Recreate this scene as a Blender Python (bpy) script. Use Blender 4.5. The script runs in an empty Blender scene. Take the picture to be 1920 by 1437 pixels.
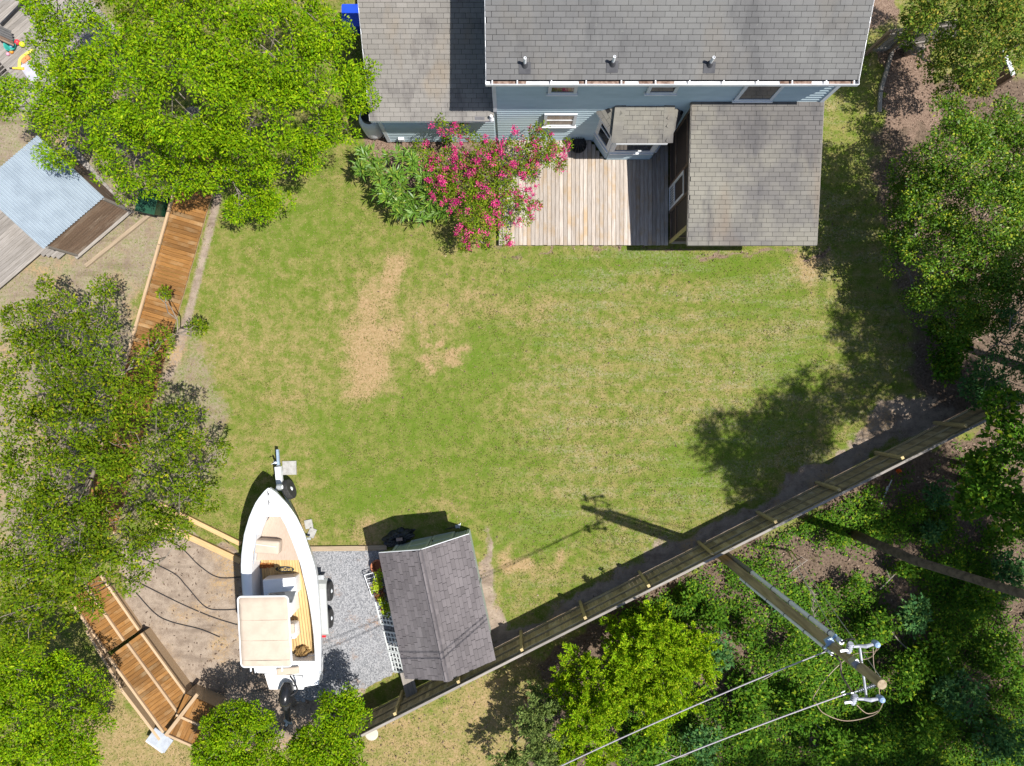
import bpy, bmesh, math, random
import numpy as np
from mathutils import Vector, Matrix, noise as mnoise

random.seed(7)
RNG = np.random.default_rng(11)
scene = bpy.context.scene
COL = scene.collection

# ------------------------------------------------------------------ camera, sky, sun, exposure
CAM_H = 26.0            # metres above the lawn
FPX = 1331.0            # focal length in photograph pixels (24 mm equivalent)
CX, CY = 960.0, 718.5   # the point straight below the drone

cam_data = bpy.data.cameras.new('camera')
cam = bpy.data.objects.new('camera', cam_data)
COL.objects.link(cam)
cam.location = (0, 0, CAM_H)
cam.rotation_euler = (0, 0, 0)
cam_data.sensor_fit = 'HORIZONTAL'
cam_data.angle = 2 * math.atan(960.0 / FPX)
cam_data.clip_start = 0.1
cam_data.clip_end = 2000
scene.camera = cam

SUN_TO = Vector((0.43, -0.14, 1.0)).normalized()      # towards the sun
sun_el = math.asin(SUN_TO.z)
sun_az = math.atan2(SUN_TO.x, SUN_TO.y)
world = bpy.data.worlds.new('World')
scene.world = world
world.use_nodes = True
wn = world.node_tree.nodes
wl = world.node_tree.links
wn.clear()
w_out = wn.new('ShaderNodeOutputWorld')
w_bg = wn.new('ShaderNodeBackground')
w_sky = wn.new('ShaderNodeTexSky')
w_sky.sky_type = 'NISHITA'
w_sky.sun_disc = False
w_sky.sun_elevation = sun_el
w_sky.sun_rotation = sun_az
w_sky.air_density = 1.0
w_sky.dust_density = 1.0
w_bg.inputs['Strength'].default_value = 0.09
wl.new(w_sky.outputs[0], w_bg.inputs['Color'])
wl.new(w_bg.outputs[0], w_out.inputs['Surface'])

sun_data = bpy.data.lights.new('sun', 'SUN')
sun_data.energy = 5.0
sun_data.angle = math.radians(0.5)
sun_data.color = (1.0, 0.965, 0.91)
sun = bpy.data.objects.new('sun', sun_data)
COL.objects.link(sun)
sun.location = (20, -10, 40)
sun.rotation_euler = SUN_TO.to_track_quat('Z', 'Y').to_euler()

vs = scene.view_settings
vs.view_transform = 'Standard'
vs.look = 'None'
vs.exposure = 0.62
vs.gamma = 1.0
vs.use_curve_mapping = False
scene.cycles.max_bounces = 6
scene.cycles.diffuse_bounces = 3
scene.cycles.transmission_bounces = 4
scene.cycles.use_denoising = True

# ------------------------------------------------------------------ helpers
def P(px, py, z=0.0):
    """photograph pixel + height above the lawn -> point in metres"""
    s = (CAM_H - z) / FPX
    return Vector(((px - CX) * s, (CY - py) * s, z))

WM = {}     # object -> world matrix (parents carry no scale)

def thing(name, label, cat, loc=(0, 0, 0), rotz=0.0, group=None):
    o = bpy.data.objects.new(name, None)
    COL.objects.link(o)
    o.empty_display_size = 0.2
    M = Matrix.Translation(Vector(loc)) @ Matrix.Rotation(rotz, 4, 'Z')
    o.matrix_world = M
    o.location = loc
    o.rotation_euler = (0, 0, rotz)
    WM[o.name] = M
    tag(o, label, cat, group)
    return o

def tag(o, label=None, cat=None, group=None, kind=None):
    if label: o['label'] = label
    if cat: o['category'] = cat
    if group: o['group'] = group
    if kind: o['kind'] = kind
    return o

def link(name, me, parent=None, M=None, mat=None):
    """object at world matrix M below parent"""
    o = bpy.data.objects.new(name, me)
    COL.objects.link(o)
    M = M or Matrix.Identity(4)
    WM[o.name] = M
    if parent is not None:
        o.parent = parent
        L = WM[parent.name].inverted() @ M
    else:
        L = M
    o.matrix_basis = L
    if mat is not None and len(me.materials) == 0:
        me.materials.append(mat)
    return o

class MB:
    """collects shapes in world coordinates and links them as one mesh object"""
    def __init__(s):
        s.v = []; s.f = []
    def add(s, vs, fs):
        n = len(s.v)
        s.v += [tuple(p) for p in vs]
        s.f += [tuple(i + n for i in f) for f in fs]
        return s
    def box(s, c, d, M=None, rz=0.0):
        x, y, z = d[0] / 2, d[1] / 2, d[2] / 2
        vs = [Vector((a, b, e)) for e in (-z, z) for b in (-y, y) for a in (-x, x)]
        if M is not None: vs = [M @ p for p in vs]
        elif rz: 
            R = Matrix.Rotation(rz, 3, 'Z'); vs = [R @ p for p in vs]
        c = Vector(c)
        return s.add([p + c for p in vs], [(0, 2, 3, 1), (4, 5, 7, 6), (0, 1, 5, 4), (2, 6, 7, 3), (0, 4, 6, 2), (1, 3, 7, 5)])
    def beam(s, a, b, w, h, up=(0, 0, 1)):
        M = frame(a, b, up)
        L = (Vector(b) - Vector(a)).length
        return s.box((Vector(a) + Vector(b)) / 2, (L, w, h), M=M.to_3x3())
    def tube(s, pts, r, n=8, cap=True):
        pts = [Vector(p) for p in pts]
        rs = r if isinstance(r, (list, tuple)) else [r] * len(pts)
        base = len(s.v)
        prev = None
        for i, p in enumerate(pts):
            t = (pts[min(i + 1, len(pts) - 1)] - pts[max(i - 1, 0)]).normalized()
            if prev is None:
                a = Vector((0, 0, 1)) if abs(t.z) < 0.9 else Vector((1, 0, 0))
                u = t.cross(a).normalized()
            else:
                u = (prev - t * prev.dot(t))
                u = u.normalized() if u.length > 1e-6 else t.orthogonal().normalized()
            prev = u
            w = t.cross(u)
            for k in range(n):
                an = 2 * math.pi * k / n
                s.v.append(tuple(p + (u * math.cos(an) + w * math.sin(an)) * rs[i]))
        for i in range(len(pts) - 1):
            for k in range(n):
                a = base + i * n + k; b = base + i * n + (k + 1) % n
                s.f.append((a, b, b + n, a + n))
        if cap:
            s.f.append(tuple(base + k for k in range(n))[::-1])
            e = base + (len(pts) - 1) * n
            s.f.append(tuple(e + k for k in range(n)))
        return s
    def prism(s, poly, z0, z1):
        n = len(poly)
        vs = [(p[0], p[1], z0) for p in poly] + [(p[0], p[1], z1) for p in poly]
        fs = [tuple(range(n))[::-1], tuple(range(n, 2 * n))]
        fs += [(i, (i + 1) % n, n + (i + 1) % n, n + i) for i in range(n)]
        return s.add(vs, fs)
    def slab(s, poly3, t):
        """polygon in space thickened downwards by t"""
        n = len(poly3)
        vs = [Vector(p) for p in poly3] + [Vector(p) - Vector((0, 0, t)) for p in poly3]
        fs = [tuple(range(n)), tuple(range(n, 2 * n))[::-1]]
        fs += [(i, n + i, n + (i + 1) % n, (i + 1) % n) for i in range(n)]
        return s.add(vs, fs)
    def lathe(s, prof, c, n=20, M=None):
        c = Vector(c); base = len(s.v)
        for r, z in prof:
            for k in range(n):
                a = 2 * math.pi * k / n
                p = Vector((r * math.cos(a), r * math.sin(a), z))
                if M is not None: p = M @ p
                s.v.append(tuple(c + p))
        for i in range(len(prof) - 1):
            for k in range(n):
                a = base + i * n + k; b = base + i * n + (k + 1) % n
                s.f.append((a, b, b + n, a + n))
        s.f.append(tuple(base + k for k in range(n))[::-1])
        e = base + (len(prof) - 1) * n
        s.f.append(tuple(e + k for k in range(n)))
        return s
    def grid(s, rows):
        """rows of points, equal length"""
        base = len(s.v); m = len(rows[0])
        for r in rows: s.v += [tuple(p) for p in r]
        for i in range(len(rows) - 1):
            for j in range(m - 1):
                a = base + i * m + j
                s.f.append((a, a + 1, a + m + 1, a + m))
        return s
    def build(s, name, mat, parent=None, smooth=False, loc=None, fix=True):
        if parent is not None:
            M = WM[parent.name]
        else:
            M = Matrix.Translation(Vector(loc)) if loc is not None else Matrix.Identity(4)
        Mi = M.inverted()
        me = bpy.data.meshes.new(name)
        me.from_pydata([tuple(Mi @ Vector(p)) for p in s.v], [], s.f)
        if fix:
            bm = bmesh.new(); bm.from_mesh(me)
            bmesh.ops.recalc_face_normals(bm, faces=bm.faces)
            bm.to_mesh(me); bm.free()
        me.materials.append(mat)
        if smooth:
            me.shade_smooth()
        me.update()
        return link(name, me, parent, M)

def frame(a, b, up=(0, 0, 1)):
    a, b = Vector(a), Vector(b)
    x = (b - a).normalized()
    z = Vector(up); z = (z - x * z.dot(x))
    z = z.normalized() if z.length > 1e-6 else x.orthogonal().normalized()
    y = z.cross(x)
    M = Matrix((x, y, z)).transposed().to_4x4()
    M.translation = (a + b) / 2
    return M

BOXES = {}
def board(name, a, b, w, h, mat, parent, up=(0, 0, 1)):
    """one board as an object of its own, alike boards share their mesh"""
    L = (Vector(b) - Vector(a)).length
    key = (round(L, 2), round(w, 3), round(h, 3), mat.name)
    me = BOXES.get(key)
    if me is None:
        mb = MB(); c = min(0.006, w * 0.12, h * 0.2)
        x, y, z = key[0] / 2, w / 2, h / 2
        # top edges eased a little
        vs = [(-x, -y, -z), (x, -y, -z), (x, y, -z), (-x, y, -z), (-x, -y, z - c), (x, -y, z - c), (x, y, z - c), (-x, y, z - c),
              (-x + c, -y + c, z), (x - c, -y + c, z), (x - c, y - c, z), (-x + c, y - c, z)]
        fs = [(3, 2, 1, 0), (0, 1, 5, 4), (1, 2, 6, 5), (2, 3, 7, 6), (3, 0, 4, 7), (4, 5, 9, 8), (5, 6, 10, 9), (6, 7, 11, 10), (7, 4, 8, 11), (8, 9, 10, 11)]
        me = bpy.data.meshes.new(name); me.from_pydata(vs, [], fs); me.materials.append(mat)
        BOXES[key] = me
    return link(name, me, parent, frame(a, b, up))

# ------------------------------------------------------------------ materials
MATS = {}
def nodes_of(name):
    m = bpy.data.materials.new(name); m.use_nodes = True
    nt = m.node_tree
    b = nt.nodes['Principled BSDF']
    return m, nt, b

def N(nt, typ, **kw):
    n = nt.nodes.new(typ)
    for k, v in kw.items():
        if k in n.inputs.keys() if isinstance(k, str) else False:
            n.inputs[k].default_value = v
        else:
            setattr(n, k, v)
    return n

def rgb(c): return (c[0], c[1], c[2], 1.0)

def mixc(nt, fac, a, b, blend='MIX'):
    n = nt.nodes.new('ShaderNodeMix'); n.data_type = 'RGBA'; n.blend_type = blend
    for sock, val in ((0, fac), (6, a), (7, b)):
        if isinstance(val, bpy.types.NodeSocket): nt.links.new(val, n.inputs[sock])
        elif sock == 0: n.inputs[0].default_value = val
        else: n.inputs[sock].default_value = rgb(val)
    return n.outputs[2]

def math_(nt, op, a, b=None, clamp=False):
    n = nt.nodes.new('ShaderNodeMath'); n.operation = op; n.use_clamp = clamp
    for i, val in enumerate((a, b)):
        if val is None: continue
        if isinstance(val, bpy.types.NodeSocket): nt.links.new(val, n.inputs[i])
        else: n.inputs[i].default_value = val
    return n.outputs[0]

def ramp(nt, fac, lo, hi):
    n = nt.nodes.new('ShaderNodeMapRange'); n.interpolation_type = 'SMOOTHSTEP'
    nt.links.new(fac, n.inputs[0])
    n.inputs[1].default_value = lo; n.inputs[2].default_value = hi
    return n.outputs[0]

def coord(nt, scale=(1, 1, 1), which='Object', rnd=True):
    tc = nt.nodes.new('ShaderNodeTexCoord')
    mp = nt.nodes.new('ShaderNodeMapping')
    mp.inputs['Scale'].default_value = scale
    nt.links.new(tc.outputs[which], mp.inputs['Vector'])
    if rnd:
        oi = nt.nodes.new('ShaderNodeObjectInfo')
        v = nt.nodes.new('ShaderNodeVectorMath'); v.operation = 'SCALE'
        v.inputs[0].default_value = (37.0, 19.0, 11.0)
        nt.links.new(oi.outputs['Random'], v.inputs['Scale'])
        nt.links.new(v.outputs[0], mp.inputs['Location'])
    return mp.outputs[0]

def noise(nt, vec, scale, detail=3.0, rough=0.55):
    n = nt.nodes.new('ShaderNodeTexNoise')
    n.inputs['Scale'].default_value = scale
    n.inputs['Detail'].default_value = detail
    n.inputs['Roughness'].default_value = rough
    nt.links.new(vec, n.inputs['Vector'])
    return n.outputs[0]

def rand_out(nt):
    """a number per object and per loose piece"""
    oi = nt.nodes.new('ShaderNodeObjectInfo'); g = nt.nodes.new('ShaderNodeNewGeometry')
    return math_(nt, 'FRACT', math_(nt, 'ADD', oi.outputs['Random'], g.outputs['Random Per Island']))

def set_bump(nt, b, h, strength=0.3, dist=0.01):
    n = nt.nodes.new('ShaderNodeBump')
    n.inputs['Strength'].default_value = strength
    n.inputs['Distance'].default_value = dist
    nt.links.new(h, n.inputs['Height'])
    nt.links.new(n.outputs[0], b.inputs['Normal'])

def mat(name, c1, c2=None, scale=6.0, rough=0.7, bump=0.0, rnd=0.0, metal=0.0, stretch=(1, 1, 1), spec=0.4, lo=0.35, hi=0.68):
    if name in MATS: return MATS[name]
    m, nt, b = nodes_of(name)
    c2 = c2 or tuple(x * 0.82 for x in c1)
    v = coord(nt, stretch)
    f = noise(nt, v, scale, 4.0)
    col = mixc(nt, ramp(nt, f, lo, hi), c1, c2)
    if rnd:
        r = rand_out(nt)
        k = math_(nt, 'ADD', math_(nt, 'MULTIPLY', r, rnd * 2), 1 - rnd)
        hs = nt.nodes.new('ShaderNodeHueSaturation')
        nt.links.new(k, hs.inputs['Value']); nt.links.new(col, hs.inputs['Color'])
        col = hs.outputs[0]
    nt.links.new(col, b.inputs['Base Color'])
    b.inputs['Roughness'].default_value = rough
    b.inputs['Metallic'].default_value = metal
    b.inputs['Specular IOR Level'].default_value = spec
    if bump:
        set_bump(nt, b, noise(nt, v, scale * 4, 3.0), bump, 0.02)
    MATS[name] = m
    return m

def wood(name, c1, c2, c3=None, rnd=0.18, rough=0.75, axis=0, sc=9.0, knots=None):
    """grain stretched along the local axis of each board"""
    if name in MATS: return MATS[name]
    m, nt, b = nodes_of(name)
    st = [1.0, 1.0, 1.0]; st[axis] = 0.07
    v = coord(nt, tuple(st))
    f = noise(nt, v, sc * 3.2, 5.0, 0.65)
    col = mixc(nt, ramp(nt, f, 0.32, 0.7), c1, c2)
    if c3:
        v2 = coord(nt, (0.6, 0.6, 0.6))
        g = noise(nt, v2, 1.7, 4.0, 0.6)
        col = mixc(nt, ramp(nt, g, 0.48, 0.72), col, c3)
    r = rand_out(nt)
    k = math_(nt, 'ADD', math_(nt, 'MULTIPLY', r, rnd * 2), 1 - rnd)
    hs = nt.nodes.new('ShaderNodeHueSaturation')
    nt.links.new(k, hs.inputs['Value']); nt.links.new(col, hs.inputs['Color'])
    nt.links.new(hs.outputs[0], b.inputs['Base Color'])
    b.inputs['Roughness'].default_value = rough
    b.inputs['Specular IOR Level'].default_value = 0.25
    set_bump(nt, b, f, 0.3, 0.006)
    MATS[name] = m
    return m

def leafmat(name, c1, c2, c3=None, trans=0.32, rough=0.5, p3=0.86, spec=0.05):
    if name in MATS: return MATS[name]
    m, nt, b = nodes_of(name)
    g = nt.nodes.new('ShaderNodeNewGeometry')
    r = g.outputs['Random Per Island']
    col = mixc(nt, r, c1, c2)
    if c3:
        q = math_(nt, 'FRACT', math_(nt, 'MULTIPLY', r, 57.31))
        col = mixc(nt, ramp(nt, q, p3 - 0.02, p3 + 0.02), col, c3)
    v = coord(nt, (1, 1, 1), rnd=False)
    big = noise(nt, v, 0.55, 2.0)
    hs = nt.nodes.new('ShaderNodeHueSaturation')
    med = noise(nt, v, 2.2, 3.0, 0.6)
    nt.links.new(math_(nt, 'ADD', math_(nt, 'ADD', math_(nt, 'MULTIPLY', big, 0.7), math_(nt, 'MULTIPLY', med, 1.1)), 0.12), hs.inputs['Value'])
    nt.links.new(col, hs.inputs['Color'])
    col = hs.outputs[0]
    nt.links.new(col, b.inputs['Base Color'])
    b.inputs['Roughness'].default_value = rough
    b.inputs['Specular IOR Level'].default_value = spec
    t = nt.nodes.new('ShaderNodeBsdfTranslucent')
    bright = mixc(nt, 0.35, col, (1.0, 1.0, 0.25), 'MULTIPLY')
    nt.links.new(bright, t.inputs['Color'])
    mx = nt.nodes.new('ShaderNodeMixShader'); mx.inputs[0].default_value = trans
    nt.links.new(b.outputs[0], mx.inputs[1]); nt.links.new(t.outputs[0], mx.inputs[2])
    out = nt.nodes['Material Output']
    nt.links.new(mx.outputs[0], out.inputs['Surface'])
    MATS[name] = m
    return m

def shinglemat(name, c1, c2, stain, warm, lichen=None, rnd=0.07, sc=0.5):
    m, nt, b = nodes_of(name)
    g = nt.nodes.new('ShaderNodeNewGeometry')
    pos = nt.nodes.new('ShaderNodeMapping'); nt.links.new(g.outputs['Position'], pos.inputs['Vector'])
    st = nt.nodes.new('ShaderNodeMapping'); nt.links.new(g.outputs['Position'], st.inputs['Vector'])
    st.inputs['Scale'].default_value = (1.0, 0.3, 1.0)
    big = noise(nt, pos.outputs[0], sc, 4.0, 0.6)
    col = mixc(nt, ramp(nt, big, 0.35, 0.65), c1, c2)
    streak = noise(nt, st.outputs[0], 1.1, 4.0, 0.6)
    col = mixc(nt, math_(nt, 'MULTIPLY', ramp(nt, streak, 0.5, 0.68), 0.75), col, stain)
    w = noise(nt, st.outputs[0], 0.63, 3.0, 0.6)
    col = mixc(nt, math_(nt, 'MULTIPLY', ramp(nt, w, 0.52, 0.72), 0.6), col, warm)
    if lichen:
        l = noise(nt, pos.outputs[0], 3.1, 5.0, 0.7)
        col = mixc(nt, ramp(nt, l, 0.68, 0.74), col, lichen)
    fine = noise(nt, pos.outputs[0], 90, 2.0, 0.6)
    r = rand_out(nt)
    k = math_(nt, 'ADD', math_(nt, 'MULTIPLY', r, rnd * 2), 1 - rnd)
    k = math_(nt, 'MULTIPLY', k, math_(nt, 'ADD', math_(nt, 'MULTIPLY', fine, 0.5), 0.75))
    hs = nt.nodes.new('ShaderNodeHueSaturation')
    nt.links.new(k, hs.inputs['Value']); nt.links.new(col, hs.inputs['Color'])
    nt.links.new(hs.outputs[0], b.inputs['Base Color'])
    b.inputs['Roughness'].default_value = 0.9
    b.inputs['Specular IOR Level'].default_value = 0.2
    set_bump(nt, b, fine, 0.4, 0.006)
    MATS[name] = m
    return m

def glassmat(name, tint=(0.02, 0.025, 0.03)):
    if name in MATS: return MATS[name]
    m, nt, b = nodes_of(name)
    b.inputs['Base Color'].default_value = rgb(tint)
    b.inputs['Roughness'].default_value = 0.06
    b.inputs['Specular IOR Level'].default_value = 0.7
    MATS[name] = m
    return m

M_WHITE = mat('white_paint', (0.72, 0.73, 0.74), (0.62, 0.63, 0.65), 3.0, 0.5, rnd=0.03)
M_TRIM = mat('trim_paint', (0.62, 0.65, 0.68), (0.54, 0.57, 0.6), 2.0, 0.55, rnd=0.03)
M_GEL = mat('white_gelcoat', (0.8, 0.8, 0.8), (0.76, 0.765, 0.77), 1.5, 0.25, spec=0.5)
M_GALV = mat('galvanized_steel', (0.46, 0.48, 0.5), (0.36, 0.38, 0.4), 9.0, 0.45, metal=0.4)
M_BLACK = mat('black_plastic', (0.018, 0.018, 0.02), (0.03, 0.03, 0.033), 8.0, 0.5)
M_RUBBER = mat('tyre_rubber', (0.022, 0.022, 0.023), (0.04, 0.039, 0.037), 14.0, 0.85)
M_GLASS = glassmat('window_glass')
M_SIDING = mat('blue_grey_siding', (0.43, 0.52, 0.555), (0.39, 0.48, 0.515), 1.6, 0.6, rnd=0.03, spec=0.2)
M_DECK = wood('weathered_deck_wood', (0.41, 0.36, 0.315), (0.285, 0.24, 0.2), (0.34, 0.245, 0.15), rnd=0.18)
M_GREYWOOD = wood('grey_old_wood', (0.27, 0.245, 0.22), (0.18, 0.16, 0.138), None, rnd=0.2)
M_BROWNWOOD = wood('brown_old_wood', (0.19, 0.125, 0.085), (0.12, 0.08, 0.055), (0.26, 0.2, 0.15), rnd=0.2)
M_CEDAR = wood('stained_boardwalk_wood', (0.235, 0.112, 0.03), (0.15, 0.068, 0.018), (0.27, 0.175, 0.085), rnd=0.28)
M_NEWWOOD = wood('new_lumber', (0.56, 0.38, 0.19), (0.48, 0.31, 0.14), None, rnd=0.1)
M_PALEWOOD = wood('pale_rail_wood', (0.46, 0.33, 0.21), (0.38, 0.26, 0.15), None, rnd=0.12)
M_TIMBER = wood('weathered_timber', (0.33, 0.255, 0.175), (0.24, 0.185, 0.125), None, rnd=0.1)
M_FENCE = wood('treated_fence_wood', (0.4, 0.315, 0.175), (0.27, 0.21, 0.12), (0.43, 0.365, 0.25), rnd=0.28)
M_FENCEPOST = wood('treated_post_wood', (0.5, 0.39, 0.19), (0.39, 0.3, 0.14), None, rnd=0.12)
M_BARK = mat('grey_bark', (0.25, 0.215, 0.18), (0.13, 0.105, 0.085), 7.0, 0.9, bump=0.5)
M_PINEBARK = mat('pine_bark', (0.13, 0.1, 0.075), (0.06, 0.045, 0.035), 6.0, 0.95, bump=0.8)
M_POLEWOOD = mat('utility_pole_wood', (0.40, 0.31, 0.17), (0.25, 0.19, 0.10), 4.0, 0.85, bump=0.5, stretch=(3, 3, 0.2))

# ------------------------------------------------------------------ ground (one sheet to the horizon)
def seg_dist(X, Y, poly):
    d = np.full(X.shape, 1e9); inside = np.zeros(X.shape, bool)
    n = len(poly)
    for i in range(n):
        ax, ay = poly[i]; bx, by = poly[(i + 1) % n]
        ex, ey = bx - ax, by - ay
        t = np.clip(((X - ax) * ex + (Y - ay) * ey) / (ex * ex + ey * ey + 1e-9), 0, 1)
        d = np.minimum(d, np.hypot(X - ax - t * ex, Y - ay - t * ey))
        c = ((ay > Y) != (by > Y)) & (X < (bx - ax) * (Y - ay) / ((by - ay) if by != ay else 1e-9) + ax)
        inside ^= c
    return np.where(inside, -d, d)

def pmask(X, Y, poly, soft):
    """1 inside the outline, fading over soft pixels"""
    d = seg_dist(X, Y, poly)
    return np.clip(0.5 - d / soft, 0, 1)

def blob(X, Y, cx, cy, rx, ry, rot=0.0):
    a = math.radians(rot)
    u = (X - cx) * math.cos(a) + (Y - cy) * math.sin(a); v = -(X - cx) * math.sin(a) + (Y - cy) * math.cos(a)
    q = np.sqrt((u / rx) ** 2 + (v / ry) ** 2)
    return np.clip(1.35 - q, 0, 1) ** 1.0 * np.clip((1.5 - q) * 2, 0, 1)

def vnoise(X, Y, cell, seed):
    r = np.random.default_rng(seed)
    g = r.random((64, 64))
    x = X / cell + 17.3; y = Y / cell + 9.1
    x0 = np.floor(x).astype(int); y0 = np.floor(y).astype(int)
    fx = x - x0; fy = y - y0
    fx = fx * fx * (3 - 2 * fx); fy = fy * fy * (3 - 2 * fy)
    a = g[x0 % 64, y0 % 64]; b = g[(x0 + 1) % 64, y0 % 64]; c = g[x0 % 64, (y0 + 1) % 64]; d = g[(x0 + 1) % 64, (y0 + 1) % 64]
    return (a * (1 - fx) + b * fx) * (1 - fy) + (c * (1 - fx) + d * fx) * fy

def fbm(X, Y, cell, seed):
    return 0.5 * vnoise(X, Y, cell, seed) + 0.3 * vnoise(X, Y, cell / 2.1, seed + 1) + 0.2 * vnoise(X, Y, cell / 4.3, seed + 2)

S0 = CAM_H / FPX
FOREST = [(640, 1400), (930, 1262), (1180, 1122), (1480, 975), (1760, 830), (1850, 790), (1960, 720), (2600, 700), (2600, 2000), (560, 2000), (600, 1440)]
def masks(X, Y):
    jx = X + 34 * (fbm(X, Y, 70, 3) - 0.5) * 2 + 26 * (fbm(X, Y, 22, 43) - 0.5); jy = Y + 34 * (fbm(X, Y, 70, 8) - 0.5) * 2 + 26 * (fbm(X, Y, 22, 48) - 0.5)
    soil = np.zeros(X.shape); dry = np.zeros(X.shape); litter = np.zeros(X.shape); lush = np.zeros(X.shape); mulch = np.zeros(X.shape)
    # bare ground round the boat and on the neighbour's side of the boardwalk
    soil = np.maximum(soil, pmask(jx, jy, [(225, 1010), (330, 1000), (440, 1030), (470, 1060), (600, 1050), (600, 1300), (700, 1270), (650, 1380), (380, 1420), (300, 1290), (230, 1120)], 26))
    soil = np.maximum(soil, 0.5 * pmask(jx, jy, [(-600, -300), (90, -300), (330, 330), (300, 480), (240, 720), (200, 960), (150, 1100), (-600, 1100)], 40))
    soil = np.maximum(soil, 0.7 * pmask(X, Y, [(405, 340), (420, 360), (395, 460), (340, 680), (318, 720), (300, 720), (352, 560)], 14))
    soil = np.maximum(soil, 0.45 * pmask(jx, jy, [(330, 620), (420, 640), (430, 900), (330, 980), (200, 980), (230, 700)], 60))
    # worn strip inside the fence
    soil = np.maximum(soil, 0.85 * pmask(jx, jy, [(905, 1190), (960, 1165), (1200, 1052), (1440, 930), (1600, 838), (1700, 740), (1760, 700), (1790, 770), (1500, 945), (1200, 1095), (930, 1230)], 24))
    soil = np.maximum(soil, 0.7 * pmask(jx, jy, [(905, 1000), (925, 1010), (945, 1130), (960, 1190), (915, 1230), (880, 1100)], 26))
    # planting bed in front of the wing, bed at the top right
    mulch = np.maximum(mulch, pmask(jx, jy, [(690, 255), (945, 250), (950, 345), (860, 330), (790, 345), (720, 315), (690, 290)], 22))
    mulch = np.maximum(mulch, 0.9 * pmask(jx, jy, [(1655, 90), (1750, 70), (1765, 200), (1745, 245), (1660, 235), (1645, 170)], 18))
    mulch = np.maximum(mulch, 0.8 * pmask(jx, jy, [(1610, -200), (1690, -200), (1690, 60), (1610, 60)], 20))
    mulch = np.maximum(mulch, 0.6 * pmask(jx, jy, [(930, 462), (1545, 462), (1545, 474), (930, 470)], 9))
    # forest floor
    litter = np.maximum(litter, pmask(jx, jy, FOREST, 30))
    litter = np.maximum(litter, 0.9 * pmask(jx, jy, [(1665, 200), (1800, 150), (2600, 200), (2600, 800), (1790, 790), (1720, 720), (1700, 600), (1660, 480), (1650, 300)], 60))
    strip = pmask(jx, jy, [(560, 1440), (700, 1350), (930, 1262), (1010, 1225), (1050, 1290), (980, 1420), (930, 1500), (560, 1500)], 40)
    litter = litter * (1 - 0.8 * strip); dry = np.maximum(dry, 0.4 * strip)
    left_low = pmask(jx, jy, [(170, 1260), (230, 1270), (330, 1400), (380, 1437), (380, 1600), (100, 1600), (120, 1330)], 40)
    dry = np.maximum(dry, 0.5 * left_low)
    # dead patches
    for cx, cy, rx, ry, rot, k in ((690, 655, 46, 105, 12, 1.0), (730, 515, 26, 42, 10, 0.8), (705, 580, 28, 60, 8, 0.8), (690, 720, 55, 40, 0, 0.8), (830, 590, 110, 46, -12, 0.36),
                                   (905, 575, 55, 28, 0, 0.4), (852, 674, 30, 13, -14, 1.0), (808, 682, 14, 10, 0, 1.0), (814, 655, 20, 8, -10, 0.9), (985, 1048, 46, 20, 28, 0.8), (1045, 1030, 14, 42, 14, 0.7),
                                   (1150, 800, 230, 90, -16, 0.1), (1330, 740, 150, 60, -25, 0.12), (1080, 900, 160, 70, 0, 0.1), (1180, 640, 180, 45, -4, 0.16), (1120, 700, 110, 40, -12, 0.1), (560, 720, 60, 90, 0, 0.2), (450, 640, 60, 120, 20, 0.25),
                                   (780, 960, 60, 30, 0, 0.3), (560, 1000, 30, 60, -20, 0.5), (700, 1000, 30, 40, 0, 0.5), (1440, 640, 60, 50, 0, 0.2), (1300, 545, 120, 25, 0, 0.2), (1520, 490, 30, 30, 0, 0.8), (1010, 570, 60, 40, 0, 0.35)):
        dry = np.maximum(dry, k * blob(jx, jy, cx, cy, rx, ry, rot))
    for cx, cy, rx, ry, rot, k in ((900, 690, 70, 50, 0, 0.9), (800, 790, 110, 70, 0, 0.7), (700, 930, 110, 70, 0, 0.8), (640, 820, 70, 80, 0, 0.5), (1290, 490, 210, 26, 0, 0.9), (1420, 560, 110, 40, 0, 0.6),
                                   (1050, 520, 120, 40, 0, 0.6), (560, 430, 100, 90, 0, 0.45), (480, 560, 40, 100, 14, 0.45), (900, 860, 120, 70, 0, 0.55), (1350, 860, 160, 60, -26, 0.8), (1480, 690, 80, 60, 0, 0.7), (1010, 980, 130, 50, 0, 0.6), (960, 640, 130, 40, -8, 0.5)):
        lush = np.maximum(lush, k * blob(jx, jy, cx, cy, rx, ry, rot))
    return soil, dry, litter, lush, mulch

GX0, GX1, GY0, GY1, GST = -26.0, 28.0, -21.0, 21.0, 0.13
nx = int((GX1 - GX0) / GST) + 1; ny = int((GY1 - GY0) / GST) + 1
gx = np.linspace(GX0, GX1, nx); gy = np.linspace(GY0, GY1, ny)
GXX, GYY = np.meshgrid(gx, gy)
PXX = GXX / S0 + CX; PYY = CY - GYY / S0
soil, dry, litter, lush, mulch = masks(PXX, PYY)
# gentle unevenness; flat under the buildings
gz = (fbm(GXX, GYY, 3.0, 21) - 0.5) * 0.05 * np.clip(litter + soil * 0.4, 0, 1) - 0.012
verts = np.stack([GXX, GYY, gz], -1).reshape(-1, 3)
ids = np.arange(nx * ny).reshape(ny, nx)
quads = np.stack([ids[:-1, :-1], ids[:-1, 1:], ids[1:, 1:], ids[1:, :-1]], -1).reshape(-1, 4)
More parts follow.
